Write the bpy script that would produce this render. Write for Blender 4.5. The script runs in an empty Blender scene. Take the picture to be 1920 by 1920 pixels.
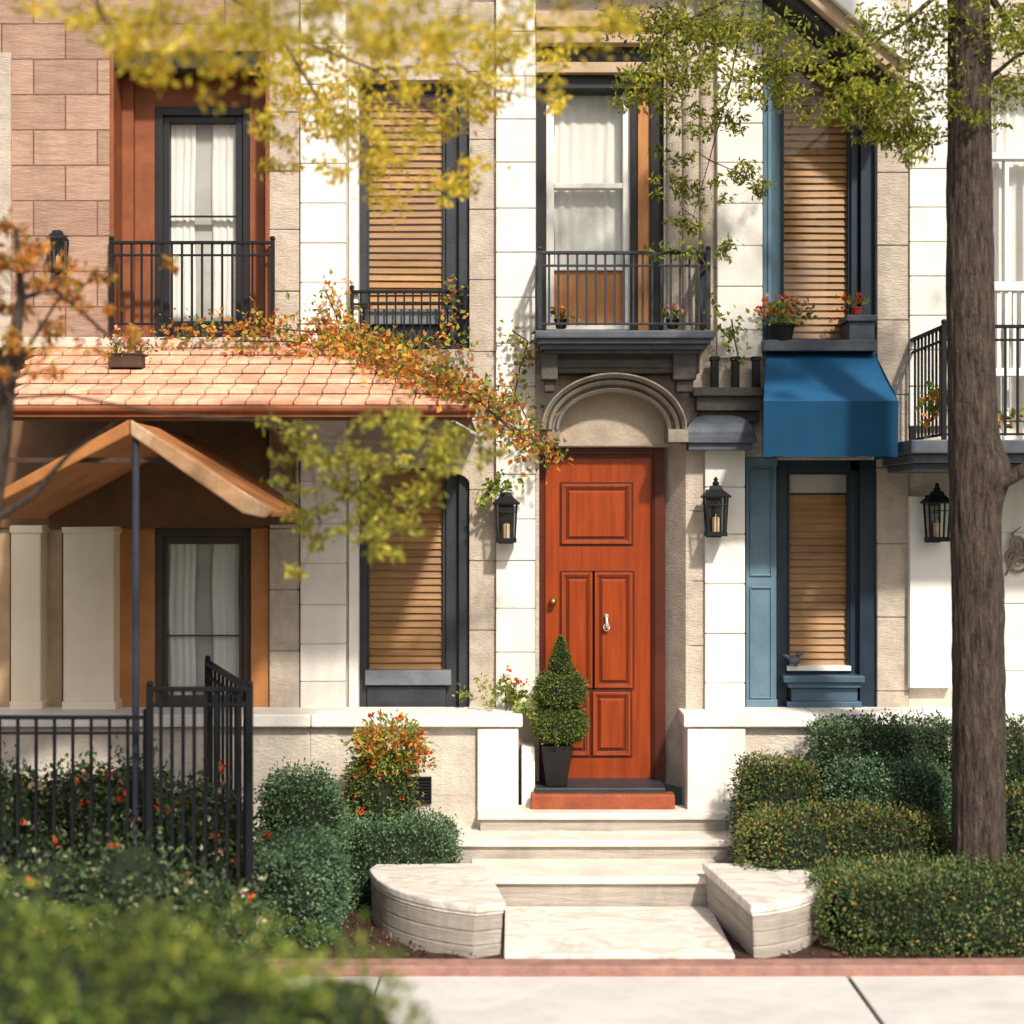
import bpy, math, random, bmesh
import numpy as np
from mathutils import Vector, noise
random.seed(7)
rng = np.random.default_rng(7)
SC = bpy.context.scene
C = SC.collection
D, H, F = 12.0, 2.6, 3120.0
def px(u, y=0): return (u-960)*(D+y)/F
def pz(v, y=0): return H-(v-960)*(D+y)/F
def P(u, v, y): return Vector((px(u, y), y, pz(v, y)))
R = math.radians
ORG = {}

# ------------------------------------------------------------------ materials
def new_mat(name):
    m = bpy.data.materials.new(name); m.use_nodes = True
    nt = m.node_tree; nt.nodes.clear()
    return m, nt, nt.nodes, nt.links
def ramp(N, stops):
    r = N.new('ShaderNodeValToRGB'); e = r.color_ramp.elements
    while len(e) < len(stops): e.new(.5)
    for i, (p, c) in enumerate(stops):
        e[i].position = p; e[i].color = (*c, 1)
    return r
def mat(name, c1, c2=None, scale=5, rough=.7, bump=0., bscale=60, metal=0, stretch=(1,1,1), bstretch=(1,1,1), island=0., spec=.4, bricks=None, stain=0., stainc=(.25,.2,.15), bdist=.01, det=4):
    m, nt, N, L = new_mat(name)
    out = N.new('ShaderNodeOutputMaterial'); b = N.new('ShaderNodeBsdfPrincipled'); L.new(b.outputs[0], out.inputs[0])
    geo = N.new('ShaderNodeNewGeometry')
    mp = N.new('ShaderNodeMapping'); mp.inputs['Scale'].default_value = stretch; L.new(geo.outputs['Position'], mp.inputs[0])
    nz = N.new('ShaderNodeTexNoise'); nz.inputs['Scale'].default_value = scale; nz.inputs['Detail'].default_value = det; nz.inputs['Roughness'].default_value = .65
    L.new(mp.outputs[0], nz.inputs['Vector'])
    c2 = c2 or tuple(x*.8 for x in c1)
    rp = ramp(N, [(.32, c2), (.68, c1)]); L.new(nz.outputs[0], rp.inputs[0])
    col = rp.outputs[0]
    if island:
        hv = N.new('ShaderNodeHueSaturation'); mr = N.new('ShaderNodeMapRange')
        mr.inputs['To Min'].default_value = 1-island; mr.inputs['To Max'].default_value = 1+island
        L.new(geo.outputs['Random Per Island'], mr.inputs[0]); L.new(mr.outputs[0], hv.inputs['Value']); L.new(col, hv.inputs['Color']); col = hv.outputs[0]
    if stain:
        n2 = N.new('ShaderNodeTexNoise'); n2.inputs['Scale'].default_value = 1.7; n2.inputs['Detail'].default_value = 5; n2.inputs['Roughness'].default_value = .7
        mp2 = N.new('ShaderNodeMapping'); mp2.inputs['Scale'].default_value = (2.5, 2.5, .7); L.new(geo.outputs['Position'], mp2.inputs[0]); L.new(mp2.outputs[0], n2.inputs['Vector'])
        r2 = ramp(N, [(.5, (0,0,0)), (.75, (stain,)*3)]); L.new(n2.outputs[0], r2.inputs[0])
        mx = N.new('ShaderNodeMixRGB'); mx.inputs[2].default_value = (*stainc, 1); L.new(r2.outputs[0], mx.inputs[0]); L.new(col, mx.inputs[1]); col = mx.outputs[0]
    hgt = None
    if bricks:
        w, h, mc = bricks
        sx = N.new('ShaderNodeSeparateXYZ'); L.new(geo.outputs['Position'], sx.inputs[0])
        cb = N.new('ShaderNodeCombineXYZ'); L.new(sx.outputs[0], cb.inputs[0]); L.new(sx.outputs[2], cb.inputs[1])
        bt = N.new('ShaderNodeTexBrick'); bt.inputs['Scale'].default_value = 1; bt.inputs['Brick Width'].default_value = w; bt.inputs['Row Height'].default_value = h
        bt.inputs['Mortar Size'].default_value = .006; bt.inputs['Mortar Smooth'].default_value = .2; bt.inputs['Color1'].default_value = (1,1,1,1); bt.inputs['Color2'].default_value = (.76,.74,.72,1); bt.inputs['Mortar'].default_value = (*mc, 1)
        L.new(cb.outputs[0], bt.inputs['Vector'])
        mx = N.new('ShaderNodeMixRGB'); mx.blend_type = 'MULTIPLY'; mx.inputs[0].default_value = 1; L.new(col, mx.inputs[1]); L.new(bt.outputs[0], mx.inputs[2]); col = mx.outputs[0]
        hgt = bt.outputs['Fac']
    L.new(col, b.inputs['Base Color'])
    b.inputs['Roughness'].default_value = rough; b.inputs['Metallic'].default_value = metal; b.inputs['Specular IOR Level'].default_value = spec
    if bump:
        mb_ = N.new('ShaderNodeMapping'); mb_.inputs['Scale'].default_value = bstretch; L.new(geo.outputs['Position'], mb_.inputs[0])
        n3 = N.new('ShaderNodeTexNoise'); n3.inputs['Scale'].default_value = bscale; n3.inputs['Detail'].default_value = 3; n3.inputs['Roughness'].default_value = .7; L.new(mb_.outputs[0], n3.inputs['Vector'])
        bp = N.new('ShaderNodeBump'); bp.inputs['Strength'].default_value = bump; bp.inputs['Distance'].default_value = bdist; L.new(n3.outputs[0], bp.inputs['Height'])
        if hgt:
            b2 = N.new('ShaderNodeBump'); b2.invert = True; b2.inputs['Strength'].default_value = .8; b2.inputs['Distance'].default_value = .01; L.new(hgt, b2.inputs['Height']); L.new(bp.outputs[0], b2.inputs['Normal']); L.new(b2.outputs[0], b.inputs['Normal'])
        else: L.new(bp.outputs[0], b.inputs['Normal'])
    return m
def leaf_mat(name, stops, trans=.35, rough=.5):
    m, nt, N, L = new_mat(name)
    out = N.new('ShaderNodeOutputMaterial'); b = N.new('ShaderNodeBsdfPrincipled')
    geo = N.new('ShaderNodeNewGeometry'); rp = ramp(N, stops); L.new(geo.outputs['Random Per Island'], rp.inputs[0])
    nz = N.new('ShaderNodeTexNoise'); nz.inputs['Scale'].default_value = 3.0; nz.inputs['Detail'].default_value = 1; L.new(geo.outputs['Position'], nz.inputs['Vector'])
    mr = N.new('ShaderNodeMapRange'); mr.inputs['From Min'].default_value = .3; mr.inputs['From Max'].default_value = .7; mr.inputs['To Min'].default_value = .62; mr.inputs['To Max'].default_value = 1.3; L.new(nz.outputs[0], mr.inputs[0])
    hv = N.new('ShaderNodeHueSaturation'); L.new(rp.outputs[0], hv.inputs['Color']); L.new(mr.outputs[0], hv.inputs['Value'])
    L.new(hv.outputs[0], b.inputs['Base Color']); b.inputs['Roughness'].default_value = rough; b.inputs['Specular IOR Level'].default_value = .3
    if trans:
        t = N.new('ShaderNodeBsdfTranslucent'); mx = N.new('ShaderNodeMixShader'); L.new(hv.outputs[0], t.inputs[0])
        mx.inputs[0].default_value = trans; L.new(b.outputs[0], mx.inputs[1]); L.new(t.outputs[0], mx.inputs[2]); L.new(mx.outputs[0], out.inputs[0])
    else: L.new(b.outputs[0], out.inputs[0])
    return m
def glass_mat(name, tint=(1,1,1)):
    m, nt, N, L = new_mat(name)
    out = N.new('ShaderNodeOutputMaterial'); g = N.new('ShaderNodeBsdfGlossy'); g.inputs['Roughness'].default_value = .03
    t = N.new('ShaderNodeBsdfTransparent'); t.inputs[0].default_value = (*tint, 1); mx = N.new('ShaderNodeMixShader')
    lw = N.new('ShaderNodeLayerWeight'); lw.inputs[0].default_value = .25
    ma = N.new('ShaderNodeMath'); ma.operation = 'MULTIPLY_ADD'; ma.inputs[1].default_value = .45; ma.inputs[2].default_value = .035; L.new(lw.outputs['Facing'], ma.inputs[0])
    L.new(ma.outputs[0], mx.inputs[0]); L.new(t.outputs[0], mx.inputs[1]); L.new(g.outputs[0], mx.inputs[2]); L.new(mx.outputs[0], out.inputs[0])
    return m

WHITE = mat('white_ashlar', (.83,.81,.765), (.735,.70,.64), 4, .8, .4, 45, island=.05, stain=.4, stainc=(.55,.49,.41))
BEIGE = mat('beige_rough_stone', (.58,.50,.42), (.42,.36,.295), 9, .9, 1.0, 55, bstretch=(.5,.5,1.6), stain=.55, stainc=(.32,.27,.225))
WALLST = mat('pale_rubble_stone', (.67,.605,.52), (.50,.44,.365), 7, .9, 1.0, 38, bstretch=(.6,.6,1.2), stain=.55, stainc=(.37,.315,.26))
BROWN = mat('brown_stone', (.575,.395,.30), (.40,.25,.18), 7, .85, 1.0, 60, stretch=(.6,.6,5), bstretch=(.25,.25,2.6), bricks=(.46,.255,(.42,.37,.33)), stain=.45, stainc=(.31,.18,.125))
TERRA = mat('terracotta_paint', (.28,.088,.03), (.18,.052,.019), 5, .6, .15, 40, stain=.4, stainc=(.10,.032,.016))
PORCH = mat('porch_brown', (.19,.098,.046), (.12,.06,.03), 4, .7, .2, 30, stain=.4, stainc=(.07,.04,.022))
PORCHO = mat('porch_orange', (.52,.235,.08), (.40,.165,.053), 4, .7, .2, 30)
CREAM = mat('cream_paint', (.90,.79,.60), (.82,.69,.49), 3, .6, .1, 30)
DARK = mat('charcoal_frame', (.016,.016,.019), (.010,.010,.013), 6, .45, .1, 40)
TAUPE = mat('taupe_frame', (.075,.055,.043), (.05,.037,.03), 6, .5, .1, 40)
SLATE = mat('slate_paint', (.036,.041,.052), (.02,.023,.03), 6, .5, .25, 40, stain=.3, stainc=(.015,.015,.017))
SLATEB = mat('slate_blue_stone', (.090,.107,.135), (.055,.065,.083), 6, .55, .3, 40, stain=.3, stainc=(.035,.035,.04))
SLATEBR = mat('slate_brown_carving', (.085,.074,.064), (.045,.04,.035), 10, .6, .5, 40)
ARCHM = mat('grey_moulded_stone', (.275,.24,.20), (.17,.148,.123), 9, .75, .5, 45, stain=.4, stainc=(.09,.08,.068))
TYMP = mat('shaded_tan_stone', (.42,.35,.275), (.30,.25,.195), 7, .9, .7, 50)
SLATELT = mat('slate_light', (.19,.205,.23), (.12,.13,.15), 6, .5, .2, 40)
IRON = mat('black_iron', (.008,.009,.012), (.013,.013,.015), 20, .6, .2, 80, spec=.2)
BLUEP = mat('blue_grey_paint', (.125,.205,.27), (.085,.155,.21), 5, .5, .15, 40, stain=.25, stainc=(.05,.08,.1))
BLUED = mat('deep_blue_paint', (.014,.031,.054), (.009,.02,.035), 5, .4, .1, 40)
AWN = mat('blue_awning_fabric', (.014,.098,.225), (.011,.08,.185), 3, .8, .3, 500, stain=.3, stainc=(.018,.07,.14), spec=.2)
DOORM = mat('rust_door_paint', (.325,.053,.0085), (.21,.030,.005), 3, .3, .25, 60, stretch=(9,9,.6), bstretch=(6,6,.35), stain=.4, stainc=(.16,.024,.006), spec=.4, det=6)
DOORF = mat('door_frame_oxblood', (.09,.016,.006), (.055,.010,.005), 4, .45, .1, 60, spec=.3)
STEPRED = mat('red_painted_step', (.35,.082,.027), (.22,.05,.02), 7, .6, .6, 50, stain=.7, stainc=(.14,.05,.03))
WOOD = mat('wood_blind', (.45,.24,.09), (.29,.142,.05), 2.5, .5, .1, 60, stretch=(1,1,14), island=.22)
OAK = mat('orange_oak', (.53,.24,.08), (.40,.16,.048), 4, .5, .1, 40, stretch=(5,5,.6))
TANB = mat('tan_beam', (.52,.385,.26), (.40,.28,.18), 5, .7, .2, 40)
CURT = mat('white_curtain', (.80,.79,.755), (.72,.705,.665), 3, .9, .1, 200)
CURT2 = mat('grey_curtain', (.50,.49,.46), (.36,.35,.33), 2, .9)
WPAINT = mat('white_paint', (.84,.825,.79), (.76,.745,.71), 4, .5, .08, 40)
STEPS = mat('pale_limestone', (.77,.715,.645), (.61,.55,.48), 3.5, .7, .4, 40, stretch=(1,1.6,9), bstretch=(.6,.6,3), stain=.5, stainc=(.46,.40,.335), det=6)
RISER = mat('shaded_weathered_limestone', (.50,.45,.395), (.34,.30,.255), 4, .85, .8, 40, stretch=(.8,.8,12), bstretch=(.4,.4,4), stain=.65, stainc=(.25,.22,.185), det=6)  # base colour darkened to paint shade on upright faces; stains are weathering
TILE = mat('clay_tile', (.83,.48,.33), (.63,.29,.17), 6, .7, .4, 50, island=.2, stain=.6, stainc=(.90,.70,.55))
ORFAB = mat('russet_canopy', (.46,.19,.06), (.30,.115,.036), 3, .8, .1, 200)
TANFAB = mat('tan_canopy_trim', (.52,.32,.175), (.25,.13,.06), 5, .85, .2, 60, stain=.6, stainc=(.74,.57,.40))
WALK = mat('pale_concrete', (.655,.64,.61), (.54,.525,.495), 2.2, .85, .35, 90, stain=.45, stainc=(.41,.39,.36), det=7)
CURB = mat('red_kerb', (.39,.215,.17), (.25,.13,.105), 9, .85, .6, 60, island=.06, stain=.6, stainc=(.22,.14,.12))
MULCH = mat('mulch', (.095,.045,.028), (.03,.015,.010), 30, .95, 1.0, 70, bdist=.03)
SOIL = mat('grass_soil', (.07,.085,.03), (.04,.05,.02), 3, .95, .8, 30)
BARK = mat('bark', (.15,.108,.085), (.018,.013,.011), 16, .95, 1.0, 30, stretch=(2.6,2.6,.42), bstretch=(2.6,2.6,.4), bdist=.05, det=8)
TWIG = mat('twig', (.10,.065,.04), (.05,.03,.02), 12, .9)
POTD = mat('dark_pot', (.018,.016,.016), (.010,.009,.009), 8, .6, .2, 50, spec=.2)
POTW = mat('dark_wood_box', (.08,.042,.025), (.04,.02,.012), 8, .7, .3, 50)
BRASS = mat('brass', (.65,.45,.18), (.5,.33,.12), 20, .3, metal=1)
SILVER = mat('pale_metal', (.8,.78,.75), (.65,.63,.6), 20, .3, metal=.6)
WAX = mat('candle_wax', (.75,.55,.35), (.6,.4,.22), 20, .6)
GREYB = mat('grey_ornament', (.10,.12,.14), (.07,.08,.1), 20, .6)
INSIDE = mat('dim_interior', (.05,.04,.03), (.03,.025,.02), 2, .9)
GLASS = glass_mat('window_glass', (.95,.96,.96))
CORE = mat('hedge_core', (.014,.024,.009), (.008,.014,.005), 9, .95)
HD = leaf_mat('deep_green_leaf', [(0,(.012,.028,.010)), (.6,(.03,.058,.018)), (1,(.085,.12,.035))], 0)
HG = leaf_mat('box_leaf_green', [(0,(.024,.055,.018)), (.5,(.058,.112,.032)), (1,(.14,.20,.055))], 0)
HB = leaf_mat('box_leaf_bluegreen', [(0,(.035,.08,.05)), (.5,(.085,.17,.10)), (1,(.18,.29,.15))], 0)
HO = leaf_mat('hedge_leaf_olive', [(0,(.05,.068,.017)), (.5,(.115,.135,.03)), (.82,(.19,.165,.04)), (1,(.36,.17,.05))], 0)
HF = leaf_mat('front_hedge_leaf', [(0,(.048,.09,.016)), (.5,(.14,.205,.03)), (1,(.38,.41,.07))], .3)
LY = leaf_mat('autumn_yellow_leaf', [(0,(.46,.42,.04)), (.4,(.78,.63,.06)), (.8,(.88,.73,.13)), (1,(.88,.55,.09))], .55)
LG = leaf_mat('olive_tree_leaf', [(0,(.10,.14,.02)), (.5,(.245,.285,.035)), (1,(.52,.46,.06))], .45)
LM = leaf_mat('pale_olive_leaf', [(0,(.20,.22,.035)), (.5,(.42,.40,.06)), (1,(.68,.58,.11))], .5)
LO = leaf_mat('orange_leaf', [(0,(.36,.12,.025)), (.4,(.68,.25,.04)), (.7,(.80,.44,.10)), (.9,(.36,.32,.05)), (1,(.16,.21,.04))], .4)
LV = leaf_mat('vine_leaf', [(0,(.10,.17,.03)), (.6,(.25,.32,.055)), (1,(.48,.47,.09))], .35)
FR = leaf_mat('red_flower', [(0,(.45,.03,.015)), (.5,(.68,.10,.025)), (1,(.78,.28,.07))], .25)
FP = leaf_mat('pink_flower', [(0,(.65,.16,.14)), (.5,(.7,.3,.25)), (1,(.75,.5,.4))], .25)
FW = leaf_mat('cream_flower', [(0,(.6,.45,.25)), (.5,(.7,.58,.4)), (1,(.75,.7,.6))], .25)

# ------------------------------------------------------------------ builders
class MB:
    def __init__(s): s.v = []; s.f = []
    def add(s, vs, fs):
        o = len(s.v); s.v += [tuple(v) for v in vs]; s.f += [tuple(i+o for i in f) for f in fs]; return s
    def box(s, x0, x1, y0, y1, z0, z1):
        return s.add([(x0,y0,z0),(x1,y0,z0),(x1,y1,z0),(x0,y1,z0),(x0,y0,z1),(x1,y0,z1),(x1,y1,z1),(x0,y1,z1)],
                     [(0,3,2,1),(4,5,6,7),(0,1,5,4),(1,2,6,5),(2,3,7,6),(3,0,4,7)])
    def pb(s, u0, u1, v0, v1, yf, yb): return s.box(px(u0,yf), px(u1,yf), yf, yb, pz(v1,yf), pz(v0,yf))
    def pane(s, u0, u1, v0, v1, y):
        return s.add([(px(u0,y),y,pz(v1,y)),(px(u1,y),y,pz(v1,y)),(px(u1,y),y,pz(v0,y)),(px(u0,y),y,pz(v0,y))],[(0,1,2,3)])
    def ring(s, u0, u1, v0, v1, l, r, t, b, yf, yb):
        s.pb(u0, u0+l, v0, v1, yf, yb); s.pb(u1-r, u1, v0, v1, yf, yb)
        if t: s.pb(u0+l, u1-r, v0, v0+t, yf, yb)
        if b: s.pb(u0+l, u1-r, v1-b, v1, yf, yb)
        return s
    def prism_y(s, poly, y0, y1):
        n = len(poly)
        return s.add([(x,y0,z) for x,z in poly]+[(x,y1,z) for x,z in poly],
            [tuple(range(n)), tuple(range(2*n-1,n-1,-1))]+[(i,i+n,(i+1)%n+n,(i+1)%n) for i in range(n)])
    def prism_z(s, poly, z0, z1, top=None):
        n = len(poly); top = top or poly
        return s.add([(x,y,z0) for x,y in poly]+[(x,y,z1) for x,y in top],
            [tuple(range(n)), tuple(range(2*n-1,n-1,-1))]+[(i,i+n,(i+1)%n+n,(i+1)%n) for i in range(n)])
    def beam(s, p, q, w, h):
        p = Vector(p); q = Vector(q); d = (q-p).normalized()
        up = Vector((0,0,1)) if abs(d.z) < .95 else Vector((0,1,0))
        a = d.cross(up).normalized()*w/2; b = a.cross(d).normalized()*h/2
        return s.add([p-a-b,p+a-b,p+a+b,p-a+b,q-a-b,q+a-b,q+a+b,q-a+b], [(0,3,2,1),(4,5,6,7),(0,1,5,4),(1,2,6,5),(2,3,7,6),(3,0,4,7)])
    def tube(s, pts, rad, n=8):
        pts = [Vector(p) for p in pts]
        if not hasattr(rad, '__len__'): rad = [rad]*len(pts)
        ref = Vector((.31,.87,.13)); vs = []; fs = []
        for i, p in enumerate(pts):
            d = (pts[min(i+1,len(pts)-1)]-pts[max(i-1,0)]).normalized()
            a = d.cross(ref)
            if a.length < .05: a = d.cross(Vector((1,0,0)))
            a.normalize(); b = a.cross(d)
            for k in range(n):
                t = 2*math.pi*k/n; vs.append(p+(a*math.cos(t)+b*math.sin(t))*rad[i])
        for i in range(len(pts)-1):
            for k in range(n): fs.append((i*n+k, i*n+(k+1)%n, (i+1)*n+(k+1)%n, (i+1)*n+k))
        fs.append(tuple(range(n))[::-1]); fs.append(tuple((len(pts)-1)*n+k for k in range(n)))
        return s.add(vs, fs)
    def lathe(s, prof, c, n=20, sx=1, sy=1):
        c = Vector(c); vs = []; fs = []
        for r, z in prof:
            for k in range(n):
                t = 2*math.pi*(k+.5)/n; vs.append(c+Vector((r*math.cos(t)*sx, r*math.sin(t)*sy, z)))
        for i in range(len(prof)-1):
            for k in range(n): fs.append((i*n+k, i*n+(k+1)%n, (i+1)*n+(k+1)%n, (i+1)*n+k))
        fs.append(tuple(range(n))[::-1]); fs.append(tuple((len(prof)-1)*n+k for k in range(n)))
        return s.add(vs, fs)
    def ell(s, c, r, n=14):
        return s.lathe([(max(.001, math.sin(math.pi*i/n))*r[0], -math.cos(math.pi*i/n)*r[2]) for i in range(n+1)], c, 18, 1, r[1]/r[0])
    def build(s, name, m, parent=None, bevel=0, smooth=False):
        V = [Vector(v) for v in s.v]
        if parent is not None: org = ORG[parent.name]
        else:
            org = Vector(((min(v.x for v in V)+max(v.x for v in V))/2, (min(v.y for v in V)+max(v.y for v in V))/2, min(v.z for v in V)))
        me = bpy.data.meshes.new(name); me.from_pydata([tuple(v-org) for v in V], [], s.f)
        bm = bmesh.new(); bm.from_mesh(me); bmesh.ops.recalc_face_normals(bm, faces=bm.faces); bm.to_mesh(me); bm.free()
        me.materials.append(m)
        if smooth: me.polygons.foreach_set('use_smooth', [True]*len(me.polygons))
        o = bpy.data.objects.new(name, me); C.objects.link(o)
        if parent is not None: o.parent = parent
        else: o.location = org
        ORG[o.name] = org
        if bevel:
            b = o.modifiers.new('bevel', 'BEVEL'); b.width = bevel; b.segments = 2; b.limit_method = 'ANGLE'; b.angle_limit = R(40); b.harden_normals = False
        return o
def tag(o, label=None, cat=None, group=None, kind=None):
    if label: o['label'] = label
    if cat: o['category'] = cat
    if group: o['group'] = group
    if kind: o['kind'] = kind
    return o
def thing(name, label, cat, loc, group=None):
    o = bpy.data.objects.new(name, None); C.objects.link(o); o.location = loc; o.empty_display_size = .1
    ORG[o.name] = Vector(loc); return tag(o, label, cat, group)

def leaf_arrays(pos, nrm, size, aspect=.5, jit=.8, droop=0.):
    n = len(pos); d = nrm + jit*rng.normal(size=(n,3)); d[:,2] -= droop
    d /= np.linalg.norm(d, axis=1, keepdims=True)+1e-9
    s = np.cross(d, rng.normal(size=(n,3))); s /= np.linalg.norm(s, axis=1, keepdims=True)+1e-9
    up = np.cross(s, d); sz = (size*rng.uniform(.6,1.3,size=n))[:,None]
    a = pos; tip = pos+d*sz-up*sz*.12
    l = pos+d*sz*.45+s*sz*aspect*.5+up*sz*.1; r = pos+d*sz*.45-s*sz*aspect*.5+up*sz*.1
    V = np.stack([a,l,tip,r], 1).reshape(-1,3)
    i = np.arange(n)[:,None]*4
    Fc = np.concatenate([i+[0,1,2], i+[0,2,3]], 1).reshape(-1,3)
    return V, Fc
def leaf_obj(name, groups, parent=None, core=None):
    allV = []; allF = []; mi = []; o = 0; mats = []
    for k, (V, Fc, m) in enumerate(groups):
        allV.append(V); allF += (Fc+o).tolist(); mi += [k]*len(Fc); o += len(V); mats.append(m)
    if core is not None:
        V, Fc, m = core; allV.append(np.array(V)); allF += [[i+o for i in f] for f in Fc]; mi += [len(mats)]*len(Fc); mats.append(m)
    V = np.concatenate(allV)
    if parent is not None: org = np.array(ORG[parent.name])
    else: org = np.array([(V[:,0].min()+V[:,0].max())/2, (V[:,1].min()+V[:,1].max())/2, V[:,2].min()])
    me = bpy.data.meshes.new(name); me.from_pydata((V-org).tolist(), [], allF)
    for m in mats: me.materials.append(m)
    me.polygons.foreach_set('material_index', mi)
    ob = bpy.data.objects.new(name, me); C.objects.link(ob)
    if parent is not None: ob.parent = parent
    else: ob.location = org
    ORG[ob.name] = Vector(org); return ob
def lumpy(d, seed, amp):
    k = np.array([[3.1,1.7,2.3],[-2.2,4.1,1.1],[5.3,-3.7,2.9],[7.1,6.3,-5.2]]); ph = np.array([.3,1.9,4.1,2.2])+seed
    return 1+amp*(np.sin(d@k.T+ph)*np.array([.4,.35,.25,.2])).sum(1)
def superell(d, half, e):
    q = (np.abs(d/half)**e).sum(1)**(-1/e)
    return d*q[:,None]
def hedge_geo(c, half, e=3., n=5000, size=.03, seed=0, amp=.1, aspect=.6, thick=.06, mats=(HG,), flowers=None, loose=.06):
    c = np.array(c); half = np.array(half, float)
    u = np.linspace(-math.pi/2, math.pi/2, 15); w = np.linspace(0, 2*math.pi, 24, endpoint=False)
    d = np.array([[math.cos(a)*math.cos(b), math.cos(a)*math.sin(b), math.sin(a)] for a in u for b in w])*half
    d /= np.linalg.norm(d, axis=1, keepdims=True)
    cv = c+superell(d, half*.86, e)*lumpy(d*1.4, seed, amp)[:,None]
    cf = [(i*24+k, i*24+(k+1)%24, (i+1)*24+(k+1)%24, (i+1)*24+k) for i in range(14) for k in range(24)]
    pts = rng.uniform(-1,1,size=(n*3,3)); ax = rng.choice(3, size=n*3, p=np.array([half[1]*half[2],half[0]*half[2],half[0]*half[1]])/(half[1]*half[2]+half[0]*half[2]+half[0]*half[1]))
    sg = rng.choice([-1,1], size=n*3); pts[np.arange(n*3), ax] = sg
    dd = pts*half; dd = dd[(dd[:,1] < half[1]*.7)][:n]
    dn = dd/np.linalg.norm(dd, axis=1, keepdims=True)
    sp = superell(dn, half, e)*lumpy(dn*1.4, seed, amp)[:,None]
    g = np.sign(sp)*(np.abs(sp)/half)**(e-1)/half; g /= np.linalg.norm(g, axis=1, keepdims=True)
    pos = c+sp-g*rng.uniform(0, thick, size=(len(sp),1))+g*(rng.uniform(0,1,size=(len(sp),1))**5)*loose
    groups = []; parts = np.array_split(rng.permutation(len(pos)), len(mats))
    for ix, m in zip(parts, mats):
        V, Fc = leaf_arrays(pos[ix], g[ix], size, aspect, .75); groups.append((V, Fc, m))
    if flowers:
        for m, nf, fs in flowers:
            ix = rng.choice(len(pos), nf); base = np.repeat(pos[ix]+g[ix]*.02, 6, 0)+rng.normal(size=(nf*6,3))*.008; gg = np.repeat(g[ix], 6, 0)
            V, Fc = leaf_arrays(base, gg, fs, .8, .8); groups.append((V, Fc, m))
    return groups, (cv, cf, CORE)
def hedge(name, label, cat, *a, group=None, **k):
    g, core = hedge_geo(*a, **k)
    return tag(leaf_obj(name, g, None, core), label, cat, group)

# ------------------------------------------------------------------ setting
def struct(o): o['kind'] = 'structure'; return o
struct(MB().box(-250,250,-250,250,-.3,-.02).build('ground', SOIL))
m = MB()
for x0, x1 in ((-9.6,-6.0),(-5.97,-3.36),(-3.33,-.745),(-.735,1.87),(1.892,4.5),(4.53,7.1),(7.13,9.7)): m.box(x0, x1, -4.75, -2.66, -.1, 0)
struct(m.build('sidewalk', WALK, None, .008))
struct(MB().box(-9.6, 9.7, -4.7, -2.72, -.15, -.012).build('sidewalk_base', MULCH))
# gently bowed kerb, swept in short lengths
m = MB(); xs = [-9+.15*i for i in range(121)]
def kb_(x): return .0035*(x-.6)**2 if abs(x-.6) < 4 else .056
vs = []
for x in xs:
    o = kb_(x); vs += [(x,-2.69+o,-.1),(x,-2.69+o,.048),(x,-2.678+o,.058),(x,-2.535+o,.058),(x,-2.525+o,-.1)]
fs = [(i*5+k, i*5+k+1, i*5+k+6, i*5+k+5) for i in range(120) for k in range(4)]
m.add(vs, fs); struct(m.build('kerb', CURB))
nx, ny = 160, 40; vs = []; fs = []
for j in range(ny+1):
    for i in range(nx+1):
        X = -9+18*i/nx; Y = -2.54+2.3*j/ny
        vs.append((X, Y, .04+.02*noise.noise((X*7, Y*7, 0))+.015*noise.noise((X*23, Y*23, 3))))
for j in range(ny):
    for i in range(nx): a = j*(nx+1)+i; fs.append((a,a+1,a+nx+2,a+nx+1))
mm = MB(); mm.add(vs, fs); struct(mm.build('planting_bed', MULCH, None, 0, True))
n = 5000; pos = np.stack([rng.uniform(-3.2,3.6,n), rng.uniform(-2.5,-.4,n), np.full(n,.055)], 1)
pos = pos[(pos[:,0] < -.16) | (pos[:,0] > 1.45)]
CHIP = leaf_mat('bark_chip', [(0,(.03,.015,.01)), (.6,(.10,.045,.025)), (1,(.22,.11,.06))], 0.)
V, Fc = leaf_arrays(pos, np.tile([0,0,.25],(len(pos),1)), .035, .45, .6)
tag(leaf_obj('bark_chips', [(V,Fc,CHIP)]), 'reddish brown bark chips scattered over the planting bed', 'mulch', kind='stuff')

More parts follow.
